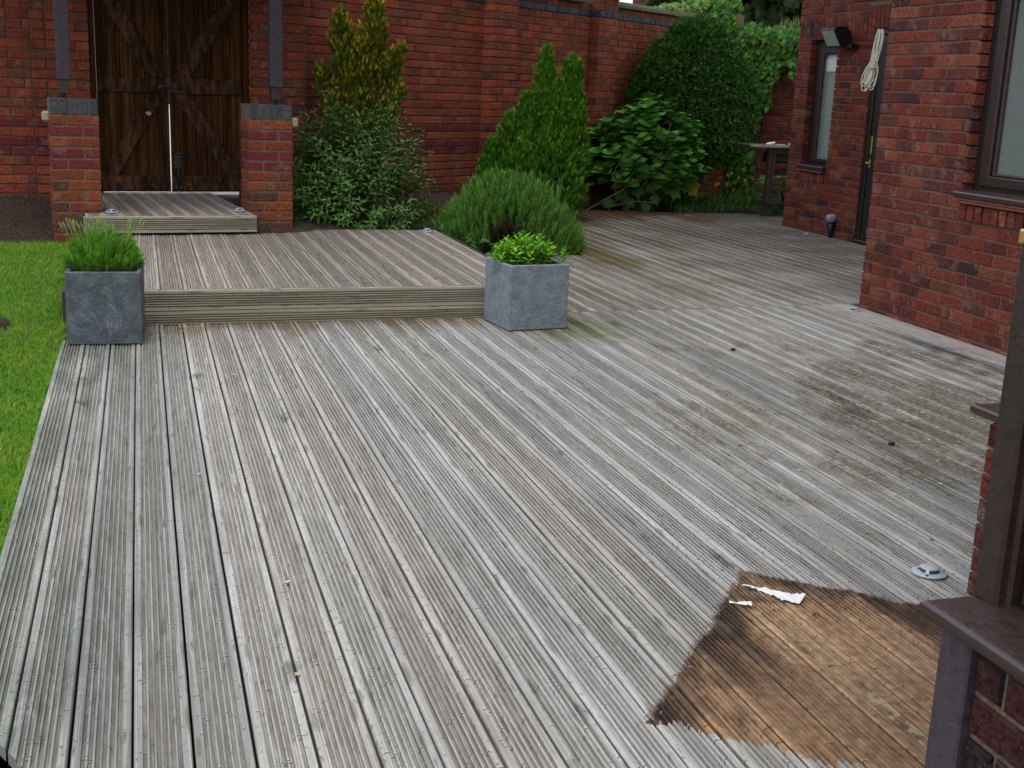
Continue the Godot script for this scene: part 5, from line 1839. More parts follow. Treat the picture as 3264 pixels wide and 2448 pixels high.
func planter(o: Node3D, mat: Material, s: float, h: float) -> void:
	var t := 0.022
	var st := SurfaceTool.new()
	st.begin(Mesh.PRIMITIVE_TRIANGLES)
	st.set_smooth_group(-1)
	# four walls butted at the corners, with soft edges and their own part of the stone
	var put := func(c: Vector3, size: Vector3, shift: float) -> ArrayMesh:
		var raw := begin()
		add_box(raw, c, size, 0.004)
		var m := finish(raw)
		var ar := m.surface_get_arrays(0)
		var vs: PackedVector3Array = ar[Mesh.ARRAY_VERTEX]
		var ns: PackedVector3Array = ar[Mesh.ARRAY_NORMAL]
		var uv := PackedVector2Array()
		for i in vs.size():
			var v := vs[i]
			if absf(ns[i].z) > 0.6:
				uv.append(Vector2(v.x / s, 1.0 - v.y / h))
			elif absf(ns[i].x) > 0.6:
				uv.append(Vector2(-v.z / s + shift, 1.0 - v.y / h))
			else:
				uv.append(Vector2(v.x / s + shift, -v.z / s))
		ar[Mesh.ARRAY_TEX_UV] = uv
		var am := ArrayMesh.new()
		am.add_surface_from_arrays(Mesh.PRIMITIVE_TRIANGLES, ar)
		return am
	part("side", put.call(Vector3(s * 0.5, h * 0.5, -t * 0.5), Vector3(s, h, t), 0.0), mat, o)
	part("side", put.call(Vector3(s * 0.5, h * 0.5, -s + t * 0.5), Vector3(s, h, t), 0.3), mat, o)
	part("side", put.call(Vector3(t * 0.5, h * 0.5 - 0.0005, -s * 0.5), Vector3(t, h - 0.001, s - t * 2.0 + 0.003), 0.45), mat, o)
	part("side", put.call(Vector3(s - t * 0.5, h * 0.5 - 0.0005, -s * 0.5), Vector3(t, h - 0.001, s - t * 2.0 + 0.003), 0.7), mat, o)
	var soil := begin()
	soil.set_smooth_group(0)
	var n := noise(9.0, 3, 3)
	for i in 8:
		for j in 8:
			var q := func(a: int, b: int) -> Vector3: return Vector3(t + (s - 2 * t) * a / 8.0, h - 0.045 + n.get_noise_2d(a * 0.11, b * 0.11) * 0.02, -t - (s - 2 * t) * b / 8.0)
			quad(soil, q.call(i, j), q.call(i + 1, j), q.call(i + 1, j + 1), q.call(i, j + 1), Vector3.UP)
	part("soil", finish(soil), M.soil, o)

func bench() -> void:
	# potting bench behind the far corner of the house
	var o := thing("potting_bench", "narrow brown wooden workbench with a lower shelf at the far corner", "bench", P(7.178, 0, 13.233))
	for x: float in [-0.0, 0.85]:
		for z: float in [0.0]:
			part("leg", box_mesh(Vector3(0.085, 0.80, 0.065), 0.004, Vector3(x, 0.40, z)), M.bench_wood, o)
	part("foot", prism([Vector2(-0.06, 0.0), Vector2(0.055, 0.0), Vector2(0.045, 0.06), Vector2(-0.045, 0.06)], -0.03, 0.034), M.bench_wood, o)
	for i in 4:
		part("top_board", box_mesh(Vector3(1.5, 0.026, 0.135), 0.004, Vector3(0.49, 0.822, 0.0 - i * 0.139 + 0.02)), M.bench_top if i == 0 else M.bench_wood, o)
	part("rail", box_mesh(Vector3(0.80, 0.07, 0.03), 0.003, Vector3(0.43, 0.77, 0.012)), M.bench_wood, o)
	part("stretcher", box_mesh(Vector3(0.76, 0.085, 0.03), 0.003, Vector3(0.43, 0.50, -0.40)), M.bench_wood, o)
	for i in 3:
		part("shelf_board", box_mesh(Vector3(1.0, 0.024, 0.14), 0.003, Vector3(0.47, 0.162, 0.03 - i * 0.146)), M.bench_wood, o)
	# things on it
	var dish := part(numbered("white_bowl"), lathe([Vector2(0.03, 0.0), Vector2(0.045, 0.012), Vector2(0.055, 0.03), Vector2(0.050, 0.03), Vector2(0.03, 0.012), Vector2(0.0, 0.01)], 18), M.white, self, Transform3D(Basis(Vector3.BACK, 0.25), P(7.17, 0.836, 13.24)))
	tag(dish, "small white tilted bowl lying on the workbench", "bowl")
	var tray := part(numbered("grey_tray"), box_mesh(Vector3(0.13, 0.012, 0.09), 0.003, Vector3(0, 0.006, 0)), plain(lin(0.45, 0.45, 0.44), 0.6), self, Transform3D(Basis(), P(7.285, 0.836, 13.25)))
	tag(tray, "flat pale tray beside the white bowl on the workbench", "tray")
	for k in 2:
		var pot := part(numbered("small_jar"), lathe([Vector2(0.0, 0.0), Vector2(0.017, 0.0), Vector2(0.019, 0.02), Vector2(0.013, 0.026), Vector2(0.013, 0.032), Vector2(0.0, 0.033)], 14), M.black if k == 0 else M.white, self, Transform3D(Basis(), P(7.375 + k * 0.05, 0.836, 13.25)))
		tag(pot, "tiny black jar at the right end of the workbench" if k == 0 else "tiny white jar rightmost on the workbench, by the house corner", "jar")
	var pot2 := part(numbered("black_pot"), lathe([Vector2(0.0, 0.0), Vector2(0.07, 0.0), Vector2(0.09, 0.13), Vector2(0.082, 0.13), Vector2(0.065, 0.02), Vector2(0.0, 0.02)], 20), M.black, self, Transform3D(Basis(), P(7.44, 0.175, 13.22)))
	tag(pot2, "black plastic pot on the lower shelf of the workbench", "pot")
	var tub := part(numbered("black_tub"), box_mesh(Vector3(0.26, 0.13, 0.2), 0.02, Vector3(0, 0.065, 0)), M.black, self, Transform3D(Basis(), P(7.36, 0.62, 13.45)))
	tag(tub, "black tub hanging in the shade under the workbench top", "tub")

func litter() -> void:
	# flakes of leaf and bark that lie on the dirty part of the deck
	var st := begin()
	tri(st, Vector3(-0.5, 0, -0.2), Vector3(0.45, 0.1, -0.25), Vector3(0.3, 0.03, 0.3), Vector3.UP)
	tri(st, Vector3(-0.5, 0, -0.2), Vector3(0.3, 0.03, 0.3), Vector3(-0.3, 0.12, 0.25), Vector3.UP)
	var xs := []
	var cs := []
	for i in 1500:
		var u := 3.2 + rng.randfn(0.0, 0.62)
		var w := 4.25 + rng.randfn(0.0, 0.85)
		if i > 1100:
			u = rf(3.0, 6.6)
			w = rf(7.4, 12.5)
		elif i > 850:
			u = rf(0.1, 4.3)
			w = rf(2.6, 6.9)
		if u > 4.6 and w < 7.4 or u < 1.9 and w < 2.6 or u > 6.7:
			continue
		if u > 2.05 and w < 3.0:
			continue
		var s := rf(0.006, 0.016) if rng.randf() < 0.8 else rf(0.016, 0.028)
		xs.append(Transform3D(Basis(Vector3.UP, rf(0, TAU)).scaled(Vector3(s, s * 0.6, s * rf(0.4, 1.0))), P(u, 0.002, w)))
		var k := rng.randf()
		cs.append(Color(0.42, 0.34, 0.20) * rf(0.6, 1.2) if k < 0.6 else (Color(0.10, 0.06, 0.035) if k < 0.85 else Color(0.55, 0.52, 0.45)))
	# crumbs along the rim of the mat stain
	for i in 240:
		var a := rf(0.0, 0.98)
		var p := Vector2(1.688, 3.06) + Vector2(-0.632, -0.775) * a
		if i > 150:
			p = Vector2(1.688, 3.06) + Vector2(0.775, -0.632) * rf(0.0, 0.62)
		p += Vector2(rng.randfn(0, 0.012), rng.randfn(0, 0.012))
		if p.x > 2.1:
			continue
		var s := rf(0.003, 0.0075)
		xs.append(Transform3D(Basis.from_euler(Vector3(rf(-0.5, 0.5), rf(0, TAU), 0)).scaled(Vector3.ONE * s), P(p.x, 0.002, p.y)))
		cs.append(Color(0.36, 0.27, 0.22) * rf(0.4, 1.3))
	var m := plain(Color.WHITE, 0.95)
	m.vertex_color_use_as_albedo = true
	var o := scatter("leaf_litter", self, finish(st), m, xs, cs)
	tag(o, "tan and brown crumbs of dead leaf scattered over the deck", "leaf litter")

# ---------------------------------------------------------------- leaves and plants

func leaf_rows(rows: Array, fold: float, droop: float) -> ArrayMesh:       # rows of (y, half width); a blade along +y, its face to +z
	var st := begin()
	st.set_smooth_group(0)
	for i in rows.size() - 1:
		var a: Vector2 = rows[i]
		var b: Vector2 = rows[i + 1]
		for s: float in [-1.0, 1.0]:
			var za := -droop * a.x * a.x
			var zb := -droop * b.x * b.x
			var m0 := Vector3(0, a.x, za)
			var m1 := Vector3(0, b.x, zb)
			var e0 := Vector3(a.y * s, a.x, za + fold * a.y)
			var e1 := Vector3(b.y * s, b.x, zb + fold * b.y)
			if a.y > 1e-4:
				tri(st, m0, e0, e1, Vector3.BACK)
			if b.y > 1e-4:
				tri(st, m0, e1, m1, Vector3.BACK)
			elif a.y > 1e-4:
				tri(st, m0, e0, m1, Vector3.BACK)
	return finish(st)

func leaf_lance() -> ArrayMesh:
	return leaf_rows([Vector2(0, 0.015), Vector2(0.12, 0.03), Vector2(0.4, 0.13), Vector2(0.7, 0.10), Vector2(1.0, 0.0)], 0.35, 0.22)

func leaf_oval() -> ArrayMesh:
	return leaf_rows([Vector2(0, 0.02), Vector2(0.15, 0.22), Vector2(0.4, 0.36), Vector2(0.65, 0.32), Vector2(0.87, 0.15), Vector2(1.0, 0.0)], 0.22, 0.25)

func leaf_herb() -> ArrayMesh:
	return leaf_rows([Vector2(0, 0.02), Vector2(0.2, 0.13), Vector2(0.5, 0.20), Vector2(0.8, 0.10), Vector2(1.0, 0.0)], 0.3, 0.15)

func leaf_lobed(pts: Array, droop: float) -> ArrayMesh:                   # half outline from the base to the tip, mirrored
	var st := begin()
	st.set_smooth_group(0)
	for s: float in [-1.0, 1.0]:
		for i in pts.size() - 1:
			var a: Vector2 = pts[i]
			var b: Vector2 = pts[i + 1]
			var ctr := Vector3(0, 0.30, 0)
			var v0 := Vector3(a.x * s, a.y, 0.10 * a.x - droop * (a.length_squared()))
			var v1 := Vector3(b.x * s, b.y, 0.10 * b.x - droop * (b.length_squared()))
			if (v0 - v1).cross(v0 - ctr).length() > 1e-6:
				tri(st, ctr, v0, v1, Vector3.BACK)
	return finish(st)

func leaf_ivy() -> ArrayMesh:
	return leaf_lobed([Vector2(0, 0.06), Vector2(0.20, -0.05), Vector2(0.46, 0.12), Vector2(0.30, 0.30), Vector2(0.44, 0.60), Vector2(0.20, 0.56), Vector2(0.0, 1.0)], 0.16)

func leaf_maple() -> ArrayMesh:
	return leaf_lobed([Vector2(0, 0.05), Vector2(0.28, -0.06), Vector2(0.24, 0.08), Vector2(0.56, 0.10), Vector2(0.34, 0.26), Vector2(0.62, 0.52), Vector2(0.36, 0.48), Vector2(0.40, 0.66), Vector2(0.19, 0.58), Vector2(0.0, 1.0)], 0.18)

# a flat spray of scale leaves, as cypress and thuja have
func spray() -> ArrayMesh:
	var st := begin()
	var r := RandomNumberGenerator.new()
	r.seed = 8
	for i in 9:
		var t := i / 9.0
		var y := t * 0.8
		var s := 1.0 if i % 2 == 0 else -1.0
		var l := 0.30 * (1.0 - t * 0.6) * r.randf_range(0.8, 1.2)
		var d := Vector3(s * 0.62, 0.80, r.randf_range(-0.25, 0.25)).normalized()
		var side := Vector3(0.80, -s * 0.62 * 0.0 - 0.2, 0.0).normalized() * 0.062
		var b := Vector3(0, y, 0)
		quad(st, b - side * 0.6, b + side * 0.6, b + d * l * 0.6 + side, b + d * l * 0.6 - side, Vector3.BACK)
		tri(st, b + d * l * 0.6 - side, b + d * l * 0.6 + side, b + d * l, Vector3.BACK)
	quad(st, Vector3(-0.03, 0, 0), Vector3(0.03, 0, 0), Vector3(0.025, 0.75, 0), Vector3(-0.025, 0.75, 0), Vector3.BACK)
	tri(st, Vector3(-0.03, 0.75, 0), Vector3(0.03, 0.75, 0), Vector3(0, 1, 0), Vector3.BACK)
	return finish(st)

# a yew shoot: two combs of needles
func needle_shoot() -> ArrayMesh:
	var st := begin()
	for i in 8:
		var y := 0.08 + i * 0.11
		for s: float in [-1.0, 1.0]:
			var l := 0.34 * (1.0 - 0.45 * i / 8.0)
			var tip := Vector3(s * l, y + 0.16, 0.05)
			tri(st, Vector3(0, y - 0.05, 0), Vector3(0, y + 0.06, 0), tip + Vector3(0, 0.03, 0), Vector3.BACK)
			tri(st, Vector3(s * l * 0.5, y + 0.04, 0.02), Vector3(s * l * 0.5, y + 0.115, 0.02), tip, Vector3.BACK)
	tri(st, Vector3(-0.02, 0, 0), Vector3(0.02, 0, 0), Vector3(0, 1, 0), Vector3.BACK)
	return finish(st)

# a lavender shoot: a stalk with narrow leaves held close to it
func lavender_shoot() -> ArrayMesh:
	var st := begin()
	var r := RandomNumberGenerator.new()
	r.seed = 4
	for i in 11:
		var y := i / 11.0 * 0.62
		var a := i * 2.4
		var out := Vector3(cos(a), 0, sin(a))
		var side := Vector3(-sin(a), 0, cos(a)) * 0.020
		var b := Vector3(0, y, 0)
		var m := b + out * 0.09 + Vector3(0, 0.16, 0)
		var t := b + out * 0.13 + Vector3(0, 0.36, 0)
		quad(st, b - side * 0.5, b + side * 0.5, m + side, m - side, out + Vector3.UP * 0.4)
		tri(st, m - side, m + side, t, out + Vector3.UP * 0.4)
	quad(st, Vector3(-0.012, 0, 0), Vector3(0.012, 0, 0), Vector3(0.008, 0.75, 0), Vector3(-0.008, 0.75, 0), Vector3.BACK)
	return finish(st)

func scatter(called: String, parent: Node3D, mesh: Mesh, mat: Material, xs: Array, cs: Array) -> MultiMeshInstance3D:
	var mm := MultiMesh.new()
	mm.transform_format = MultiMesh.TRANSFORM_3D
	mm.use_colors = true
	mm.mesh = mesh
	mm.instance_count = xs.size()
	for i in xs.size():
		mm.set_instance_transform(i, xs[i])
		mm.set_instance_color(i, cs[i])
	var o := MultiMeshInstance3D.new()
	o.name = called
	o.multimesh = mm
	o.material_override = mat
	parent.add_child(o, true)
	o.set_meta("kind", "stuff")
	return o

# the nearest leaves become parts in a few tints, the rest one part
func leaves(root: Node3D, mesh: Mesh, xs: Array, cs: Array, most: int, back: Color, rough := 0.5) -> void:
	var order := []
	for i in xs.size():
		var p: Vector3 = root.transform * (xs[i] as Transform3D).origin
		if in_view(p, 0.0):
			var n: Vector3 = (root.transform.basis * (xs[i] as Transform3D).basis.z).normalized()
			order.append([p.distance_to(eye) - 0.5 * absf(n.dot((eye - p).normalized())) - (xs[i] as Transform3D).basis.y.length() * 2.0, i])
	order.sort_custom(func(a, b): return a[0] < b[0])
	var taken := {}
	var mats := {}
	for k in mini(most, order.size()):
		var i: int = order[k][1]
		taken[i] = true
		var c: Color = cs[i]
		var key := Vector3i(int(c.r * 60), int(c.g * 40), int(c.b * 80))
		if not mats.has(key):
			var m := leaf_mat(c.linear_to_srgb(), back, rough)
			m.vertex_color_use_as_albedo = false
			mats[key] = m
		part("leaf", mesh, mats[key], root, xs[i])
	var rx := []
	var rc := []
	for i in xs.size():
		if not taken.has(i):
			rx.append(xs[i])
			rc.append(cs[i])
	if rx.size():
		scatter("foliage", root, mesh, leaf_mat(Color.WHITE, back, rough), rx, rc)

# y axis along dir, z axis (the face) as near to face as can be
func aim(dir: Vector3, face: Vector3, size: float, at: Vector3, wide := 1.0) -> Transform3D:
	var y := dir.normalized()
	var z := face - y * face.dot(y)
	if z.length() < 0.01:
		z = y.cross(Vector3.RIGHT)
	z = z.normalized()
	return Transform3D(Basis(y.cross(z) * size * wide, y * size, z * size), at)

func rand_dir() -> Vector3:
	var v := Vector3(rng.randfn(), rng.randfn(), rng.randfn())
	return v.normalized() if v.length() > 0.01 else Vector3.UP

func stems(root: Node3D, called: String, count: int, reach: Callable, radius: float, col: Color) -> void:
	var st := begin()
	st.set_smooth_group(0)
	for i in count:
		var tip: Vector3 = reach.call(i)
		var base := Vector3(tip.x * 0.12 + rf(-0.04, 0.04), -0.05, tip.z * 0.12 + rf(-0.04, 0.04))
		var mid := base.lerp(tip, 0.5) + Vector3(rf(-0.05, 0.05), 0.06, rf(-0.05, 0.05))
		add_tube(st, [base, mid, tip], [radius, radius * 0.75, radius * 0.35], 5, false)
	part(called, finish(st), plain(col, 0.9), root)

# a cypress or thuja: upright plumes, each covered in sprays
func plumed(root: Node3D, plumes: Array, dens: float, size: float, low: Color, high: Color, tipc: Color, back: Color) -> void:
	var xs := []
	var cs := []
	for p in plumes:
		var base: Vector3 = p[0]
		var top: Vector3 = p[1]
		var rad: float = p[2]
		var axis := top - base
		var h := axis.length()
		# small plumes along and round each big one
		var n := int(h * rad * 560.0 * dens)
		for i in n:
			var t := sqrt(rng.randf()) if rng.randf() < 0.3 else rng.randf()
			t = 1.0 - (1.0 - t) * 1.0
			var prof := pow(maxf(1.0 - t, 0.0), 0.62) * (0.65 + 0.35 * smoothstep(0.0, 0.25, t))
			var a := rf(0, TAU)
			var out := Vector3(cos(a), 0, sin(a))
			var depth := sqrt(rf(0.12, 1.0))
			var c := base + axis * t * 0.94 + out * rad * prof * depth
			var grow := (out * (0.55 - 0.25 * t) + Vector3.UP * 1.0 + rand_dir() * 0.18).normalized()
			var len := size * rf(1.2, 2.2) * (0.7 + 0.3 * prof)
			var age := rf(0.0, 1.0)
			for k in 13:
				var q := rng.randf()
				var b := rf(0, TAU)
				var ro := Vector3(cos(b), 0, sin(b))
				var pos := c + grow * len * q + ro * 0.028 * (1.0 - q) * size / 0.07
				var d := (grow + ro * (0.75 - 0.5 * q) + rand_dir() * 0.25).normalized()
				xs.append(aim(d, ro + out + rand_dir() * 0.5, size * rf(0.65, 1.15), pos))
				var col := low.lerp(high, clampf(age * 0.6 + rf(0.0, 0.4), 0.0, 1.0))
				if q > 0.66 and rng.randf() < 0.5:            # this year's growth at the tips
					col = tipc
				cs.append(col * rf(0.8, 1.2))
	scatter("foliage", root, spray(), leaf_mat(Color.WHITE, back, 0.6), xs, cs)
	var st := begin()
	st.set_smooth_group(0)
	for p in plumes:
		add_tube(st, [Vector3(p[0].x * 0.3, -0.1, p[0].z * 0.3 - 0.05), p[0] + Vector3(0, 0.1, -0.05), (p[0] + p[1]) * 0.5 + Vector3(0, 0, -0.03)], [0.026, 0.016, 0.005], 6, false)
	part("trunk", finish(st), plain(lin(0.07, 0.045, 0.03), 0.95), root)

func build_plants() -> void:
	# --- golden cypress behind the pink shrub
	var o := thing("golden_cypress", "golden yellow tipped conifer with two leaders against the brick wall", "conifer", P(1.87, 0.3, 11.25))
	var gold := [[Vector3(-0.04, 0.45, 0.05), Vector3(-0.15, 1.72, 0.0), 0.20], [Vector3(0.10, 0.45, 0.02), Vector3(0.15, 1.86, 0.0), 0.20], [Vector3(0.0, 0.35, 0.0), Vector3(0.0, 1.35, 0.0), 0.36]]
	for q in [[-0.30, 0.95, 0.34], [-0.36, 1.10, 0.22], [0.36, 1.12, 0.30], [0.40, 0.90, 0.32], [0.30, 1.22, 0.26], [-0.20, 1.30, 0.30], [0.02, 1.28, 0.34], [0.22, 1.44, 0.28], [-0.24, 0.80, 0.30], [0.24, 0.78, 0.34], [0.10, 0.98, 0.36], [-0.08, 1.02, 0.34], [0.40, 1.30, 0.20], [-0.20, 1.52, 0.22], [0.20, 1.64, 0.20], [0.02, 0.74, 0.32], [0.33, 0.70, 0.26], [-0.10, 1.46, 0.22]]:
		gold.append([Vector3(q[0] * 0.55, q[1] - 0.26, rf(0.0, 0.18)), Vector3(q[0], q[1] + q[2] * 0.45, rf(0.02, 0.24)), 0.13])
	plumed(o, gold, 2.6, 0.050, Color(0.045, 0.105, 0.016), Color(0.17, 0.20, 0.02), Color(0.55, 0.40, 0.04), Color(0.40, 0.36, 0.06))
	# --- green thuja
	o = thing("green_thuja", "bright green thuja with several pointed upright plumes by the wall", "conifer", P(4.15, 0.0, 12.6))
	plumed(o, [[Vector3(-0.03, 0.25, 0), Vector3(-0.04, 1.86, 0.0), 0.28], [Vector3(0.22, 0.25, -0.05), Vector3(0.25, 1.78, -0.05), 0.28], [Vector3(0.28, 0.3, 0.0), Vector3(0.33, 1.72, 0.0), 0.17], [Vector3(0.08, 0.2, 0.15), Vector3(0.06, 1.5, 0.12), 0.34], [Vector3(-0.22, 0.2, 0.1), Vector3(-0.27, 1.36, 0.1), 0.28], [Vector3(-0.38, 0.15, 0.1), Vector3(-0.45, 1.14, 0.1), 0.28], [Vector3(-0.52, 0.1, 0.1), Vector3(-0.64, 0.86, 0.12), 0.25], [Vector3(-0.60, 0.1, 0.15), Vector3(-0.74, 0.68, 0.15), 0.19], [Vector3(0.28, 0.1, 0.1), Vector3(0.33, 1.25, 0.08), 0.20], [Vector3(0.02, 0.1, 0.25), Vector3(-0.05, 1.0, 0.25), 0.40], [Vector3(-0.3, 0.1, 0.25), Vector3(-0.35, 0.85, 0.28), 0.35]], 2.3, 0.052, Color(0.05, 0.17, 0.018), Color(0.12, 0.32, 0.03), Color(0.24, 0.42, 0.05), Color(0.3, 0.55, 0.07))
	# --- yew
	o = thing("clipped_yew", "large dark green rounded yew beside the ivy", "yew", P(6.86, 0.0, 14.85))
	var xs := []
	var cs := []
	var lump := noise(1.5, 31, 3)
	for i in 42000:
		var d := rand_dir()
		if d.y < -0.75:
			continue
		var t := (d.y + 1.0) * 0.5
		var rad := 0.89 + 0.05 * lump.get_noise_3d(d.x * 1.6, d.y * 1.6, d.z * 1.6) + 0.05 * lump.get_noise_3d(d.x * 5, d.y * 5, d.z * 5)
		rad *= rf(0.93, 1.0) if rng.randf() < 0.8 else rf(0.75, 0.93)
		var taper := 1.0 - 0.22 * smoothstep(0.5, 1.0, t)
		var p := Vector3(d.x * rad * 0.98 * taper, 1.27 + d.y * rad * 1.20, d.z * rad * 0.85 * taper)
		xs.append(aim(d * 0.8 + Vector3(0, -0.05, 0) + rand_dir() * 0.8, Vector3.UP + d * 0.4 + rand_dir() * 0.5, rf(0.036, 0.064), p))
		var c := Color(0.035, 0.115, 0.018).lerp(Color(0.11, 0.25, 0.034), rng.randf() * rng.randf() + 0.25 * lump.get_noise_3d(d.x * 7, d.y * 7, d.z * 7))
		if rng.randf() < 0.03:
			c = Color(0.14, 0.09, 0.03)
		cs.append(c)
	scatter("foliage", o, needle_shoot(), leaf_mat(Color.WHITE, Color(0.12, 0.2, 0.05), 0.55), xs, cs)
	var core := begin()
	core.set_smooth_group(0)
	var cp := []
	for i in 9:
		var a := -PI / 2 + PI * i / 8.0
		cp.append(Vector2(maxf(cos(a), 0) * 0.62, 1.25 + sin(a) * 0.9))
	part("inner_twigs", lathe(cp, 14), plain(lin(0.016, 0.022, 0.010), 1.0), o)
	part("trunk", tube([Vector3(0, -0.1, 0), Vector3(0.02, 0.5, 0), Vector3(0, 1.0, 0)], [0.09, 0.07, 0.05], 8), plain(lin(0.07, 0.045, 0.03), 0.95), o)
	# --- pink shrub
	o = thing("pink_spirea", "bushy green shrub with small pink flower heads beside the right pier", "shrub", P(1.75, 0.11, 10.46))
	xs = []
	cs = []
	var fx := []
	var fc := []
	var tips := []
	for i in 620:
		var d := rand_dir()
		if d.y < -0.42:
			d.y = -d.y
		var rad := rf(0.80, 1.0)
		var tip := Vector3(d.x * 0.76, 0.36 + d.y * 0.78, d.z * 0.56) * Vector3(rad, rad, rad)
		if i % 9 == 0:
			tip *= Vector3(1.06, 1.14, 1.06)
		tips.append(tip)
		var base := Vector3(tip.x * 0.45, tip.y * 0.35, tip.z * 0.45)
		var grow := (tip - base).normalized()
		var yellow := rng.randf()
		for k in 14:
			var t := 0.35 + 0.65 * k / 13.0
			var a := k * 2.4 + rf(-0.3, 0.3)
			var ro := frame_between(Vector3.ZERO, grow).basis * Vector3(cos(a), 0, sin(a))
			var dir := (grow * (0.35 + 0.7 * (t - 0.35)) + ro + Vector3(0, -0.12, 0)).normalized()
			xs.append(aim(dir, grow + Vector3.UP * 0.4 + ro * 0.1, rf(0.055, 0.085) * (1.15 - 0.4 * (t - 0.35)), base.lerp(tip, t)))
			var c := Color(0.060, 0.145, 0.036).lerp(Color(0.14, 0.26, 0.068), rng.randf())
			cs.append(c.lerp(Color(0.13, 0.22, 0.06), yellow * 0.3))
		if tip.y > 0.40 and rng.randf() < 0.07 and tip.z > -0.3:
			for k in 16:
				fx.append(aim(rand_dir() + grow, grow, rf(0.012, 0.02), tip + Vector3(rf(-0.02, 0.02), rf(0.0, 0.014), rf(-0.02, 0.02)), 1.6))
				fc.append(Color(0.32, 0.16, 0.16).lerp(Color(0.20, 0.11, 0.08), rng.randf()))
	leaves(o, leaf_lance(), xs, cs, 290, Color(0.22, 0.38, 0.12))
	scatter("flower_heads", o, leaf_oval(), leaf_mat(Color.WHITE, Color(0.4, 0.2, 0.22)), fx, fc)
	stems(o, "stems", 60, func(i): return tips[i * 7] * 0.97, 0.006, lin(0.09, 0.07, 0.03))
	# --- lavender mound in the bed
	o = thing("lavender_mound", "broad grey-green lavender mound spilling over the deck edge", "lavender", P(3.05, -0.12, 10.25))
	xs = []
	cs = []
	for i in 3600:
		var d := rand_dir()
		d.y = absf(d.y)
		var hollow := Vector3(-0.20, 0.30, 0.93).normalized()
		var ho := d.dot(hollow)
		if ho > 0.94 and rng.randf() < 0.92:
			continue
		if ho > 0.88 and rng.randf() < 0.5:
			continue
		var r := rf(0.72, 1.0)
		var wob := 1.0 + 0.10 * lump.get_noise_3d(d.x * 3, d.y * 3, d.z * 3)
		var p := Vector3(d.x * 0.63, d.y * 0.67 + 0.05, d.z * 0.48) * r * wob
		if d.x > 0.55:
			p.y *= 0.80
			p.x *= 1.10
		if d.x < -0.6:
			p.y *= 0.92
		var grow := (d * 0.55 + Vector3(0, 0.9, 0) + rand_dir() * 0.22).normalized()
		xs.append(aim(grow, rand_dir(), rf(0.11, 0.17), p))
		cs.append(Color(0.070, 0.18, 0.032).lerp(Color(0.17, 0.35, 0.06), rng.randf()))
	for i in 420:                                     # dead grey brown wood in the hollow
		var d := (Vector3(-0.20, 0.22, 0.93) + rand_dir() * 0.36).normalized()
		var p := Vector3(d.x * 0.60, d.y * 0.60 + 0.05, d.z * 0.46) * rf(0.62, 0.86)
		xs.append(aim((d + Vector3.UP * 0.5 + rand_dir() * 0.6), rand_dir(), rf(0.09, 0.14), p))
		cs.append(Color(0.055, 0.042, 0.034) * rf(0.5, 1.4))
	scatter("foliage", o, lavender_shoot(), leaf_mat(Color.WHITE, Color(0.25, 0.42, 0.14), 0.65), xs, cs)
	stems(o, "woody_stems", 90, func(_i):
		var d := rand_dir()
		return Vector3(d.x * 0.52, absf(d.y) * 0.5 + 0.06, d.z * 0.40), 0.006, lin(0.055, 0.042, 0.035))
	# iris blades standing behind it
	var ib := thing("iris_blades", "few upright sword shaped leaves behind the lavender mound", "plant", P(3.62, 0.0, 10.75))
	for i in 5:
		var blade := leaf_rows([Vector2(0, 0.02), Vector2(0.5, 0.022), Vector2(0.85, 0.014), Vector2(1, 0)], 0.4, 0.10)
		part("leaf", blade, leaf_mat(lin(0.08, 0.17, 0.06), Color(0.2, 0.35, 0.1)), ib, aim(Vector3(rf(-0.05, 0.30), 1.0, rf(-0.1, 0.1)), Vector3(rf(-0.5, 0.5), 0, 1), rf(0.55, 0.72), Vector3(rf(-0.06, 0.06), 0.0, rf(-0.04, 0.04))))
	# --- low fern and strawberry leaves left of it
	o = thing("fern", "small fern with feathery fronds left of the lavender mound", "fern", P(2.62, 0.12, 10.62))
	xs = []
	cs = []
	for i in 12:
		var a := rf(0, TAU)
		var dir := Vector3(cos(a), rf(0.7, 1.3), sin(a))
		var p0 := Vector3.ZERO
		for k in 13:
			var t := k / 12.0
			var p := dir.normalized() * t * 0.32 + Vector3(0, -0.14 * t * t, 0)
			var fwd := (dir.normalized() + Vector3(0, -0.9 * t, 0)).normalized()
			var sd := fwd.cross(Vector3.UP).normalized()
			for s: float in [-1.0, 1.0]:
				xs.append(aim(sd * s + fwd * 0.5, Vector3.UP, 0.07 * (1.0 - 0.7 * t), p))
				cs.append(Color(0.06, 0.17, 0.045) * rf(0.8, 1.25))
	scatter("foliage", o, leaf_lance(), leaf_mat(Color.WHITE, Color(0.2, 0.4, 0.1)), xs, cs)
	o = thing("low_creeper", "low dark leafy ground plants at the edge of the raised deck", "ground cover", P(2.55, 0.05, 10.2))
	xs = []
	cs = []
	for i in 330:
		var p := Vector3(rf(-0.14, 0.35), 0, rf(-0.35, 0.75))
		p.y = rf(0.02, 0.15) - 0.16 * smoothstep(0.0, 0.6, p.z)
		xs.append(aim(Vector3(rf(-1, 1), rf(0.0, 0.7), rf(-0.3, 1)), Vector3(0, 1, 0.5) + rand_dir() * 0.5, rf(0.045, 0.075), p))
		cs.append(Color(0.035, 0.105, 0.03).lerp(Color(0.08, 0.19, 0.05), rng.randf()))
	leaves(o, leaf_oval(), xs, cs, 120, Color(0.2, 0.38, 0.1))
	# dry grass tuft on the soil between shrub and fern
	o = thing("dry_grass", "yellowish dry grass tuft on the soil under the wall", "grass tuft", P(2.5, 0.17, 11.1))
	xs = []
	cs = []
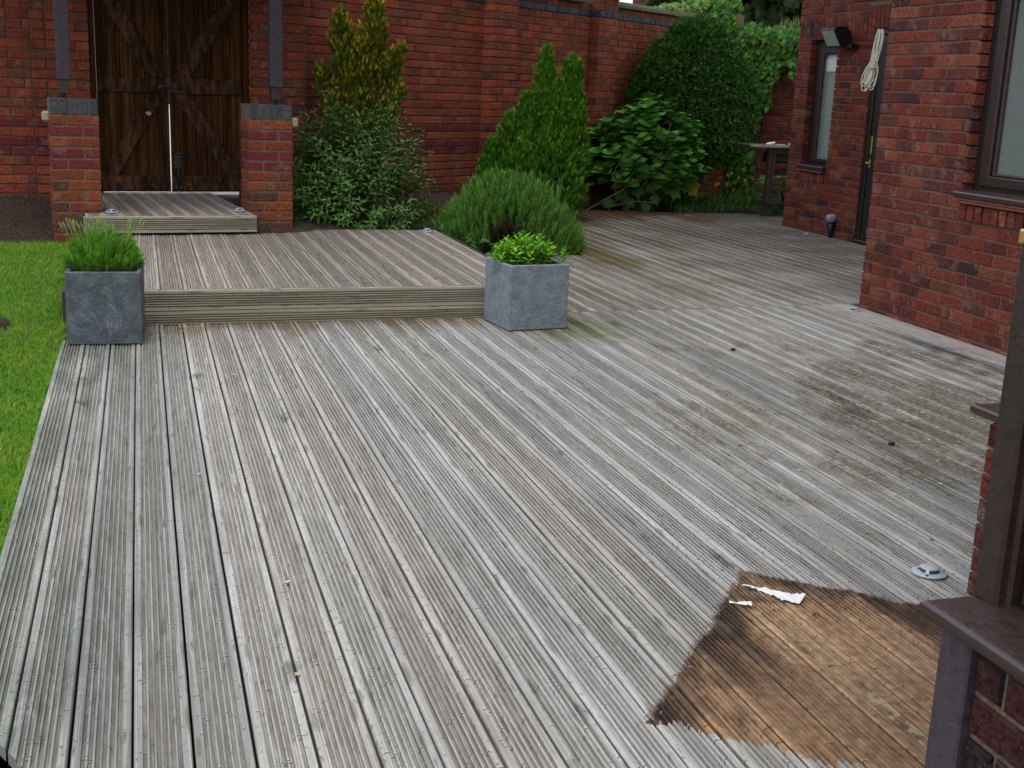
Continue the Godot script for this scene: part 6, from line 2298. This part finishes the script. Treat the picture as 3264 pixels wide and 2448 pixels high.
	for i in 500:
		var p := Vector3(rf(-0.35, 0.3), 0, rf(-0.4, 0.4))
		xs.append(aim(Vector3(rf(-0.5, 0.5), 1, rf(-0.5, 0.5)), rand_dir(), rf(0.08, 0.16), p, 0.25))
		cs.append(Color(0.16, 0.15, 0.04).lerp(Color(0.08, 0.13, 0.03), rng.randf()))
	scatter("foliage", o, leaf_lance(), leaf_mat(Color.WHITE, Color(0.3, 0.3, 0.1)), xs, cs)
	# strawberry-like leaves in the corner of the planting hole
	o = thing("hole_plants", "small leaves growing in the dark corner of the planting hole", "plant", P(3.52, -0.10, 10.0))
	xs = []
	cs = []
	for i in 60:
		xs.append(aim(Vector3(rf(-1, 1), rf(0.1, 0.8), rf(-1, 1)), Vector3(0, 1, 0.4), rf(0.04, 0.065), Vector3(rf(-0.15, 0.12), rf(0.02, 0.13), rf(-0.15, 0.1))))
		cs.append(Color(0.03, 0.10, 0.035) * rf(0.7, 1.4))
	leaves(o, leaf_oval(), xs, cs, 40, Color(0.2, 0.38, 0.1))
	hydrangea()
	ivy()
	planter_plants()
	back_corner()
	beyond()

func hydrangea() -> void:
	var o := thing("hydrangea", "large hydrangea bush with big broad glossy leaves and bare stems", "hydrangea", P(5.88, 0.0, 14.0))
	var xs := []
	var cs := []
	var tips := []
	for i in 165:
		var d := rand_dir()
		d.y = absf(d.y) * 1.0 - 0.05
		d = d.normalized()
		var r := rf(0.85, 1.0)
		var tip := Vector3(d.x * 0.78, 0.48 + d.y * 0.86, d.z * 0.60) * r
		if d.x < -0.35 and d.y < 0.12 and rng.randf() < 0.5:      # the open lower left side shows stems
			continue
		tips.append(tip)
		var grow := (Vector3(d.x, d.y + 0.7, d.z)).normalized()
		var light := rng.randf()
		for k in 9:
			var a := k * PI * 0.5 + float(k / 2) * 0.8
			var tier := float(k / 2)
			var ro := Vector3(cos(a), 0, sin(a))
			var dir := (ro + grow * (0.9 - 0.28 * tier)).normalized()
			var pos := tip - grow * 0.05 * tier
			xs.append(aim(dir, grow + Vector3.UP * 0.3, rf(0.14, 0.20) * (0.75 + 0.1 * minf(tier, 3.0)), pos + ro * 0.01))
			cs.append(Color(0.055, 0.17, 0.03).lerp(Color(0.15, 0.37, 0.055), clampf(light * 0.6 + rng.randf() * 0.4, 0, 1)))
	# yellowed lower leaves
	for i in 8:
		var k := rng.randi() % xs.size()
		cs[k] = Color(0.22, 0.23, 0.04)
	leaves(o, leaf_oval(), xs, cs, 298, Color(0.22, 0.42, 0.12), 0.38)
	stems(o, "stems", tips.size(), func(i): return tips[i] * 0.96, 0.008, lin(0.11, 0.085, 0.05))
	var st := begin()
	st.set_smooth_group(0)
	for b in [[Vector3(-0.85, 0.0, 0.35), Vector3(-0.5, 0.22, 0.42), Vector3(-0.1, 0.48, 0.5), Vector3(0.12, 0.56, 0.55)], [Vector3(-0.45, 0.05, 0.3), Vector3(-0.55, 0.5, 0.45), Vector3(-0.3, 0.85, 0.5)], [Vector3(-0.35, 0.02, 0.3), Vector3(-0.42, 0.35, 0.45), Vector3(-0.2, 0.62, 0.52)], [Vector3(-0.6, 0.02, 0.25), Vector3(-0.3, 0.13, 0.5), Vector3(-0.05, 0.12, 0.55)], [Vector3(-0.1, 0.3, 0.3), Vector3(0.0, 0.7, 0.5), Vector3(0.12, 1.05, 0.45)], [Vector3(-0.15, 0.3, 0.35), Vector3(0.1, 0.75, 0.52), Vector3(0.22, 0.98, 0.5)]]:
		add_tube(st, b, [0.010, 0.008, 0.006, 0.004], 6, false)
	part("bare_stem", finish(st), plain(lin(0.15, 0.10, 0.055), 0.85), o)
	# sycamore seedling in front of it
	var m := thing("sycamore_seedling", "sycamore seedling with lobed leaves low in front of the hydrangea", "sapling", P(5.75, 0.0, 13.78))
	var at := [Vector3(-0.24, 0.26, 0), Vector3(-0.40, 0.14, 0.02), Vector3(-0.13, 0.15, 0.05), Vector3(0.16, 0.18, 0.06), Vector3(0.30, 0.46, 0.02), Vector3(0.32, 0.30, 0.06), Vector3(0.53, 0.37, 0.04), Vector3(0.09, 0.33, 0.05), Vector3(-0.20, 0.04, 0.05), Vector3(0.44, 0.25, 0.1), Vector3(0.62, 0.30, 0.06), Vector3(0.40, 0.40, 0.1), Vector3(0.20, 0.40, 0.08), Vector3(0.68, 0.36, 0.0), Vector3(0.5, 0.42, 0.0), Vector3(-0.05, 0.28, 0.04), Vector3(-0.32, 0.22, 0.08), Vector3(0.02, 0.10, 0.1)]
	var st2 := begin()
	for i in at.size():
		var right := float(i) / at.size()
		var c := Color(0.05, 0.15, 0.045).lerp(Color(0.12, 0.25, 0.035), clampf(at[i].x * 1.3 + 0.3, 0, 1))
		if i == 10 or i == 13:
			c = Color(0.30, 0.28, 0.03)
		part("leaf", leaf_maple(), leaf_mat(c.linear_to_srgb(), Color(0.3, 0.5, 0.12), 0.45), m, aim(Vector3(rf(-0.7, 0.7), -0.75, 0.4), Vector3(rf(-0.3, 0.3), 0.8, 0.9), rf(0.13, 0.19), at[i]))
		add_tube(st2, [Vector3(0.05, -0.05, -0.15), Vector3(at[i].x * 0.6, at[i].y * 0.8 + 0.03, -0.05), at[i]], [0.006, 0.004, 0.002], 5, false)
	part("stem", finish(st2), plain(lin(0.16, 0.10, 0.05), 0.8), m)

func ivy() -> void:
	var fw: Transform3D = M.fw
	var fb: Transform3D = M.fb
	var o := thing("ivy", "glossy green ivy tumbling over the corner of the far walls", "ivy", fw.origin, -52.6 * DEG)
	var inv := o.transform.affine_inverse()
	var xs := []
	var cs := []
	var put := func(p: Vector3, n: Vector3, size: float) -> void:
		xs.append(aim(Vector3(rf(-0.7, 0.7), -0.85, 0.15) + n * 0.25, n + Vector3(rf(-0.35, 0.35), rf(0.1, 0.6), 0), size, p))
		cs.append(Color(0.020, 0.080, 0.018).lerp(Color(0.10, 0.225, 0.024), pow(rng.randf(), 1.4)))
	for i in 8500:
		var s := rf(-0.35, 1.7)
		var y := rf(0.15, 2.72)
		var low := 1.72
		var top := 2.36 - 0.08 * smoothstep(0.5, 1.4, s)
		var keep := 1.0
		if s < 0.36:
			top = 2.70
			low = 1.2
		elif s < 0.50:
			low = 1.0
		elif s < 0.86:
			low = 0.82 + 0.25 * absf(s - 0.68) * 4.0
		elif s < 1.0:
			low = 1.35
		low += 0.12 * sin(s * 17.0)
		if y > top + 0.05 * sin(s * 21.0):
			continue
		if y < low:
			if s > 0.46 and s < 0.84 and rng.randf() < 0.45:
				keep = 1.0
			else:
				continue
		var zz := 0.04 + rf(0.0, 0.13) + (0.12 if s < 0.36 else 0.0)
		if y > top - 0.25:
			zz = rf(-0.2, 0.22) + (0.06 if s < 0.36 else 0.0)
		var n := Vector3(rf(-0.2, 0.2), 0.25 if y < top - 0.25 else 0.9, 1.0)
		put.call(Vector3(s, y, zz), n, rf(0.055, 0.095))
	for i in 420:
		var s := rf(-0.25, 0.44)
		put.call(Vector3(s, rf(1.9, 2.72), rf(0.10, 0.24)), Vector3(rf(-0.3, 0.3), 0.3, 1.0), rf(0.06, 0.095))
	# along the coping of the long wall, paler and variegated
	for i in 330:
		var t := 5.15 + rng.randf() * 1.6
		var p: Vector3 = inv * (fb * Vector3(t, 2.47 + rf(0.0, 0.05 + 0.12 * smoothstep(5.2, 6.2, t)), rf(-0.22, 0.03)))
		xs.append(aim(rand_dir() + Vector3(0, 0.2, 0), Vector3(0, 1, 0.6) + rand_dir() * 0.4, rf(0.045, 0.075), p))
		cs.append(Color(0.08, 0.17, 0.035).lerp(Color(0.34, 0.33, 0.10), rng.randf() * rng.randf()))
	leaves(o, leaf_ivy(), xs, cs, 298, Color(0.22, 0.42, 0.08), 0.55)
	var st := begin()
	for i in 14:
		var s := rf(0.40, 0.86)
		var pts := []
		for k in 7:
			pts.append(Vector3(s + 0.05 * sin(k * 1.3 + i), k * 0.32, 0.015))
		add_tube(st, pts, [0.005], 5, false)
	part("vine_stem", finish(st), plain(lin(0.08, 0.055, 0.035), 0.9), o)

func planter_plants() -> void:
	# lavender in the left planter
	var o := thing("planter_lavender", "bright green lavender with flower stalks in the left planter", "lavender", P(-0.206, 0.335, 6.735))
	var xs := []
	var cs := []
	for i in 1500:
		var d := rand_dir()
		d.y = absf(d.y)
		var r := rf(0.55, 1.0)
		var p := Vector3(d.x * 0.170, d.y * 0.165 + 0.01, d.z * 0.155) * r
		var grow := Vector3(d.x * 0.55, 1.0, d.z * 0.45) + rand_dir() * 0.14
		xs.append(aim(grow, rand_dir(), rf(0.07, 0.125), p))
		cs.append(Color(0.075, 0.19, 0.028).lerp(Color(0.22, 0.46, 0.04), rng.randf()))
	for i in 130:
		var d := rand_dir()
		xs.append(aim(Vector3(d.x, 0.45, d.z), rand_dir(), rf(0.07, 0.11), Vector3(d.x * 0.15, rf(0.0, 0.05), d.z * 0.14)))
		cs.append(Color(0.10, 0.12, 0.055) * rf(0.6, 1.2))
	scatter("foliage", o, lavender_shoot(), leaf_mat(Color.WHITE, Color(0.35, 0.6, 0.1), 0.6), xs, cs)
	# flower stalks
	var fs := begin()
	fs.set_smooth_group(0)
	add_tube(fs, [Vector3(0, 0, 0), Vector3(0.004, 0.5, 0), Vector3(0.0, 0.9, 0)], [0.006, 0.005, 0.005], 4, false)
	add_tube(fs, [Vector3(0, 0.86, 0), Vector3(0, 0.91, 0), Vector3(0.0, 0.98, 0), Vector3(0, 1.02, 0)], [0.005, 0.016, 0.013, 0.002], 5, false)
	var stalk := finish(fs)
	var sm := plain(lin(0.19, 0.29, 0.06), 0.7)
	for i in 64:
		var a := rf(0, TAU)
		var r := sqrt(rng.randf())
		var lean := r * 0.42
		part("flower_stalk", stalk, sm, o, aim(Vector3(cos(a) * lean, 1, sin(a) * lean * 0.7), rand_dir(), rf(0.20, 0.275), Vector3(cos(a) * r * 0.12, 0.04, sin(a) * r * 0.10)))
	# the herb in the right planter
	o = thing("planter_herb", "lime green leafy herb filling the pale planter", "herb", P(2.19, 0.345, 6.89))
	xs = []
	cs = []
	for i in 105:
		var a := rf(0, TAU)
		var r := sqrt(rng.randf())
		var tip := Vector3(cos(a) * r * 0.185 - 0.03, 0.175 - 0.085 * r * r + rf(-0.03, 0.03), sin(a) * r * 0.15)
		if i > 101:
			tip = Vector3(0.20, 0.06 + 0.02 * (i - 101), 0.02 + 0.015 * (i - 101))
		var grow := Vector3(cos(a) * r * 0.5, 1, sin(a) * r * 0.5).normalized()
		var young := rng.randf()
		for k in 12:
			var tier := float(k / 2)
			var b := tier * 1.57 + PI * (k % 2) + rf(-0.2, 0.2)
			var ro := Vector3(cos(b), 0, sin(b))
			var dir := (ro + grow * (1.1 - 0.22 * tier)).normalized()
			xs.append(aim(dir, grow + ro * 0.1, rf(0.8, 1.1) * (0.036 + 0.008 * minf(tier, 3.0)), tip - grow * 0.022 * tier))
			cs.append(Color(0.11, 0.29, 0.022).lerp(Color(0.26, 0.50, 0.045), clampf(young + rf(-0.3, 0.3), 0, 1)))
	leaves(o, leaf_herb(), xs, cs, 290, Color(0.35, 0.6, 0.1), 0.5)
	stems(o, "stems", 40, func(_i): return Vector3(rf(-0.18, 0.13), rf(0.05, 0.13), rf(-0.13, 0.13)), 0.0025, lin(0.11, 0.19, 0.04))

func back_corner() -> void:
	# ground cover and flowers at the foot of the far wall
	var o := thing("ground_cover", "feathery low green ground cover at the far deck edge", "ground cover", P(7.0, 0.0, 14.2))
	var xs := []
	var cs := []
	for i in 1500:
		var p := Vector3(rf(-0.9, 1.6), 0, rf(-1.2, 0.75))
		p.y = rf(-0.04, 0.05) + 0.08 * (0.5 + 0.5 * sin(p.x * 5.0 + p.z * 3.0))
		if p.z > 0.45:
			p.y *= 0.5
		xs.append(aim(Vector3(rf(-0.8, 0.8), 1, rf(-0.4, 0.9)), rand_dir() + Vector3.UP, rf(0.06, 0.12), p))
		cs.append(Color(0.030, 0.105, 0.018).lerp(Color(0.085, 0.21, 0.035), rng.randf()))
	scatter("foliage", o, spray(), leaf_mat(Color.WHITE, Color(0.2, 0.4, 0.08)), xs, cs)
	o.get_child(0).set_meta("kind", "stuff")
	var petal := leaf_rows([Vector2(0, 0.05), Vector2(0.3, 0.35), Vector2(0.7, 0.55), Vector2(1.0, 0.30)], 0.5, -0.5)
	var pm := leaf_mat(lin(0.75, 0.40, 0.01), Color(0.6, 0.4, 0.02), 0.6)
	var spots := [[6.98, 0.267, "largest yellow poppy, lowest left of the group"], [7.031, 0.289, "second large yellow poppy touching the largest one"], [7.201, 0.425, "highest yellow poppy of the group, against the bricks"], [7.301, 0.376, "middle yellow poppy against the bricks"], [7.406, 0.339, "rightmost yellow poppy against the bricks"], [7.254, 0.211, "lowest yellow poppy above the ground cover"]]
	var k := 0
	for s in spots:
		var f := thing("yellow_poppy", s[2], "flower", P(s[0], 0.0, 14.3), 0.0, "yellow poppies by the far wall")
		var head := Vector3(0, s[1], 0)
		var face := Vector3(rf(-0.5, 0.3), 0.35, 1.0).normalized()
		var size := 0.036 if k < 2 else 0.028
		for i in 5:
			var a := TAU * i / 5.0
			var b := frame_between(Vector3.ZERO, face).basis
			part("petal", petal, pm, f, aim(b * Vector3(cos(a), 0.55, sin(a)), b * Vector3(-cos(a) * 0.5, 1, -sin(a) * 0.5), size, head))
		part("stem", tube([Vector3(-0.04, 0, -0.02), Vector3(-0.02, s[1] * 0.6, -0.02), head], [0.003], 5), plain(lin(0.08, 0.14, 0.04), 0.8), f)
		k += 1
	# broad leaved plant behind the bench
	o = thing("broad_leaf_plant", "broad leaved green plant behind the workbench legs", "plant", P(7.75, 0.0, 13.95))
	for i in 46:
		var a := rf(0, TAU)
		var y := rf(0.05, 0.42)
		part("leaf", leaf_oval(), leaf_mat(lin(0.04, 0.13, 0.035).lerp(lin(0.09, 0.22, 0.05), rng.randf()), Color(0.2, 0.4, 0.1), 0.4), o, aim(Vector3(cos(a), rf(0.1, 0.9), sin(a)), Vector3(0, 1, 0.3) + rand_dir() * 0.3, rf(0.13, 0.21), Vector3(cos(a) * 0.14, y, sin(a) * 0.14)))
	stems(o, "stems", 14, func(_i): return Vector3(rf(-0.2, 0.2), rf(0.2, 0.42), rf(-0.2, 0.2)), 0.005, lin(0.06, 0.12, 0.04))

func beyond() -> void:
	# a mounded willow and dark trees behind the ivy wall, a brick house behind the garden
	var o := thing("mounded_shrub", "pale green rounded weeping shrub behind the ivy wall", "shrub", P(10.75, -0.2, 18.9))
	var xs := []
	var cs := []
	for i in 5200:
		var d := rand_dir()
		if d.y < -0.2:
			continue
		var p := Vector3(d.x * 1.35, 1.55 + d.y * 1.45, d.z * 1.1) * Vector3(1, 1, 1) * rf(0.93, 1.0)
		xs.append(aim(Vector3(d.x * 0.5, -0.9, d.z * 0.5) + rand_dir() * 0.25, d, rf(0.14, 0.24), p, 0.55))
		cs.append(Color(0.06, 0.115, 0.03).lerp(Color(0.14, 0.20, 0.05), rng.randf()))
	scatter("foliage", o, leaf_lance(), leaf_mat(Color.WHITE, Color(0.25, 0.35, 0.1)), xs, cs)
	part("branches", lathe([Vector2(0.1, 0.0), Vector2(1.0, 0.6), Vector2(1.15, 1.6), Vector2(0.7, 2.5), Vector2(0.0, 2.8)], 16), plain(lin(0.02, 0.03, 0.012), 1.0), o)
	for t in [[Vector3(11.2, 4.6, 22.5), 2.3, "dark evergreen tree behind the mounded shrub, left of the house"], [Vector3(13.9, 5.0, 24.0), 2.6, "dark evergreen tree farther back, mostly hidden by the house"], [Vector3(12.2, 4.9, 25.6), 1.9, "dark evergreen tree rising behind the ivy corner"]]:
		var c: Vector3 = t[0]
		var tree := thing("evergreen_tree", t[2], "tree", P(c.x, -0.2, c.z), 0.0, "evergreen trees beyond the garden wall")
		var crown := []
		var tint := []
		var n := noise(0.35, 91 + int(c.x * 10), 3)
		for i in 6500:
			var d := rand_dir()
			var r := (0.80 + 0.35 * n.get_noise_3d(d.x * 3, d.y * 3, d.z * 3)) * sqrt(rf(0.25, 1.0))
			var p := Vector3(d.x, d.y * 1.25, d.z) * r * float(t[1]) + Vector3(0, c.y, 0)
			crown.append(aim(d + rand_dir() * 0.8 - Vector3.UP * 0.2, d + rand_dir() * 0.6, rf(0.20, 0.36), p))
			tint.append(Color(0.016, 0.036, 0.012).lerp(Color(0.06, 0.085, 0.030), rng.randf() * rng.randf()))
		scatter("crown", tree, needle_shoot(), leaf_mat(Color.WHITE, Color(0.1, 0.15, 0.05)), crown, tint)
		part("trunk", tube([Vector3(0, 0, 0), Vector3(0.1, 2.5, 0), Vector3(0, c.y + 1.0, 0)], [0.22, 0.17, 0.08], 9), plain(lin(0.06, 0.04, 0.03), 0.95), tree)
	var h := thing("distant_house", "red brick house corner beyond the mossy coping, under the white sky", "house", P(13.72, 0, 32.0), -12.0 * DEG)
	part("wall", box_mesh(Vector3(6.0, 9.0, 5.0), 0.02, Vector3(3.0, 4.5, -2.5)), tone_house[3], h)
	var recs := []
	var fr := h.transform
	courses(recs, fr, 0.0, 1.4, 2.7, 4.6, 0.0751, 0.225, 0.010, [], 0.012, true, func(_y): return any_of(tone_house), 0.0, 2.7)
	commit_bricks(h, recs, 60)
	part("roof", prism([Vector2(-0.4, 9.0), Vector2(6.4, 9.0), Vector2(3.0, 11.5)], -5.2, 0.2), plain(lin(0.08, 0.055, 0.05), 0.9), h)

# ---------------------------------------------------------------- the scene

func _ready() -> void:
	rng.seed = 20240
	# camera: measured from the brick courses and the boards
	cam = Camera3D.new()
	cam.name = "camera"
	var yaw := 17.1 * DEG
	var pitch := 0.2382
	var roll := 0.0401
	var right := Vector3(cos(yaw), 0, sin(yaw))
	var ahead := Vector3(sin(yaw), 0, -cos(yaw))
	var up := Vector3.UP * cos(pitch) + ahead * sin(pitch)
	var fwd := ahead * cos(pitch) - Vector3.UP * sin(pitch)
	cam.transform = Transform3D(Basis(right * cos(roll) + up * sin(roll), up * cos(roll) - right * sin(roll), -fwd), eye)
	cam.fov = rad_to_deg(2.0 * atan(1224.0 / FOCAL))
	cam.near = 0.05
	cam.far = 900.0
	add_child(cam)
	# overcast daylight
	var env := Environment.new()
	env.background_mode = Environment.BG_SKY
	var sky := ProceduralSkyMaterial.new()
	sky.sky_top_color = Color(0.93, 0.95, 1.0)
	sky.sky_horizon_color = Color(0.86, 0.89, 0.93)
	sky.sky_curve = 0.2
	sky.ground_bottom_color = Color(0.20, 0.20, 0.17)
	sky.ground_horizon_color = Color(0.32, 0.33, 0.30)
	sky.sun_angle_max = 1.0
	var s := Sky.new()
	s.sky_material = sky
	env.sky = s
	env.background_energy_multiplier = 1.0
	env.tonemap_mode = Environment.TONE_MAPPER_LINEAR
	env.tonemap_exposure = 1.6
	env.sdfgi_enabled = true
	env.ssao_enabled = true
	env.ssil_enabled = true
	var we := WorldEnvironment.new()
	we.name = "environment"
	we.environment = env
	add_child(we)
	var sun := DirectionalLight3D.new()
	sun.name = "sun"
	sun.light_energy = 0.3
	sun.light_color = Color(1.0, 0.97, 0.93)
	sun.light_angular_distance = 20.0
	sun.shadow_enabled = true
	add_child(sun)
	sun.look_at_from_position(Vector3.ZERO, Vector3(0.15, -1.0, -0.36))
	make_materials()
	make_bricks()
	build_ground()
	build_decks()
	build_garden_wall()
	build_gate()
	build_piers()
	build_house()
	build_fittings()
	build_plants()
	build_grass()
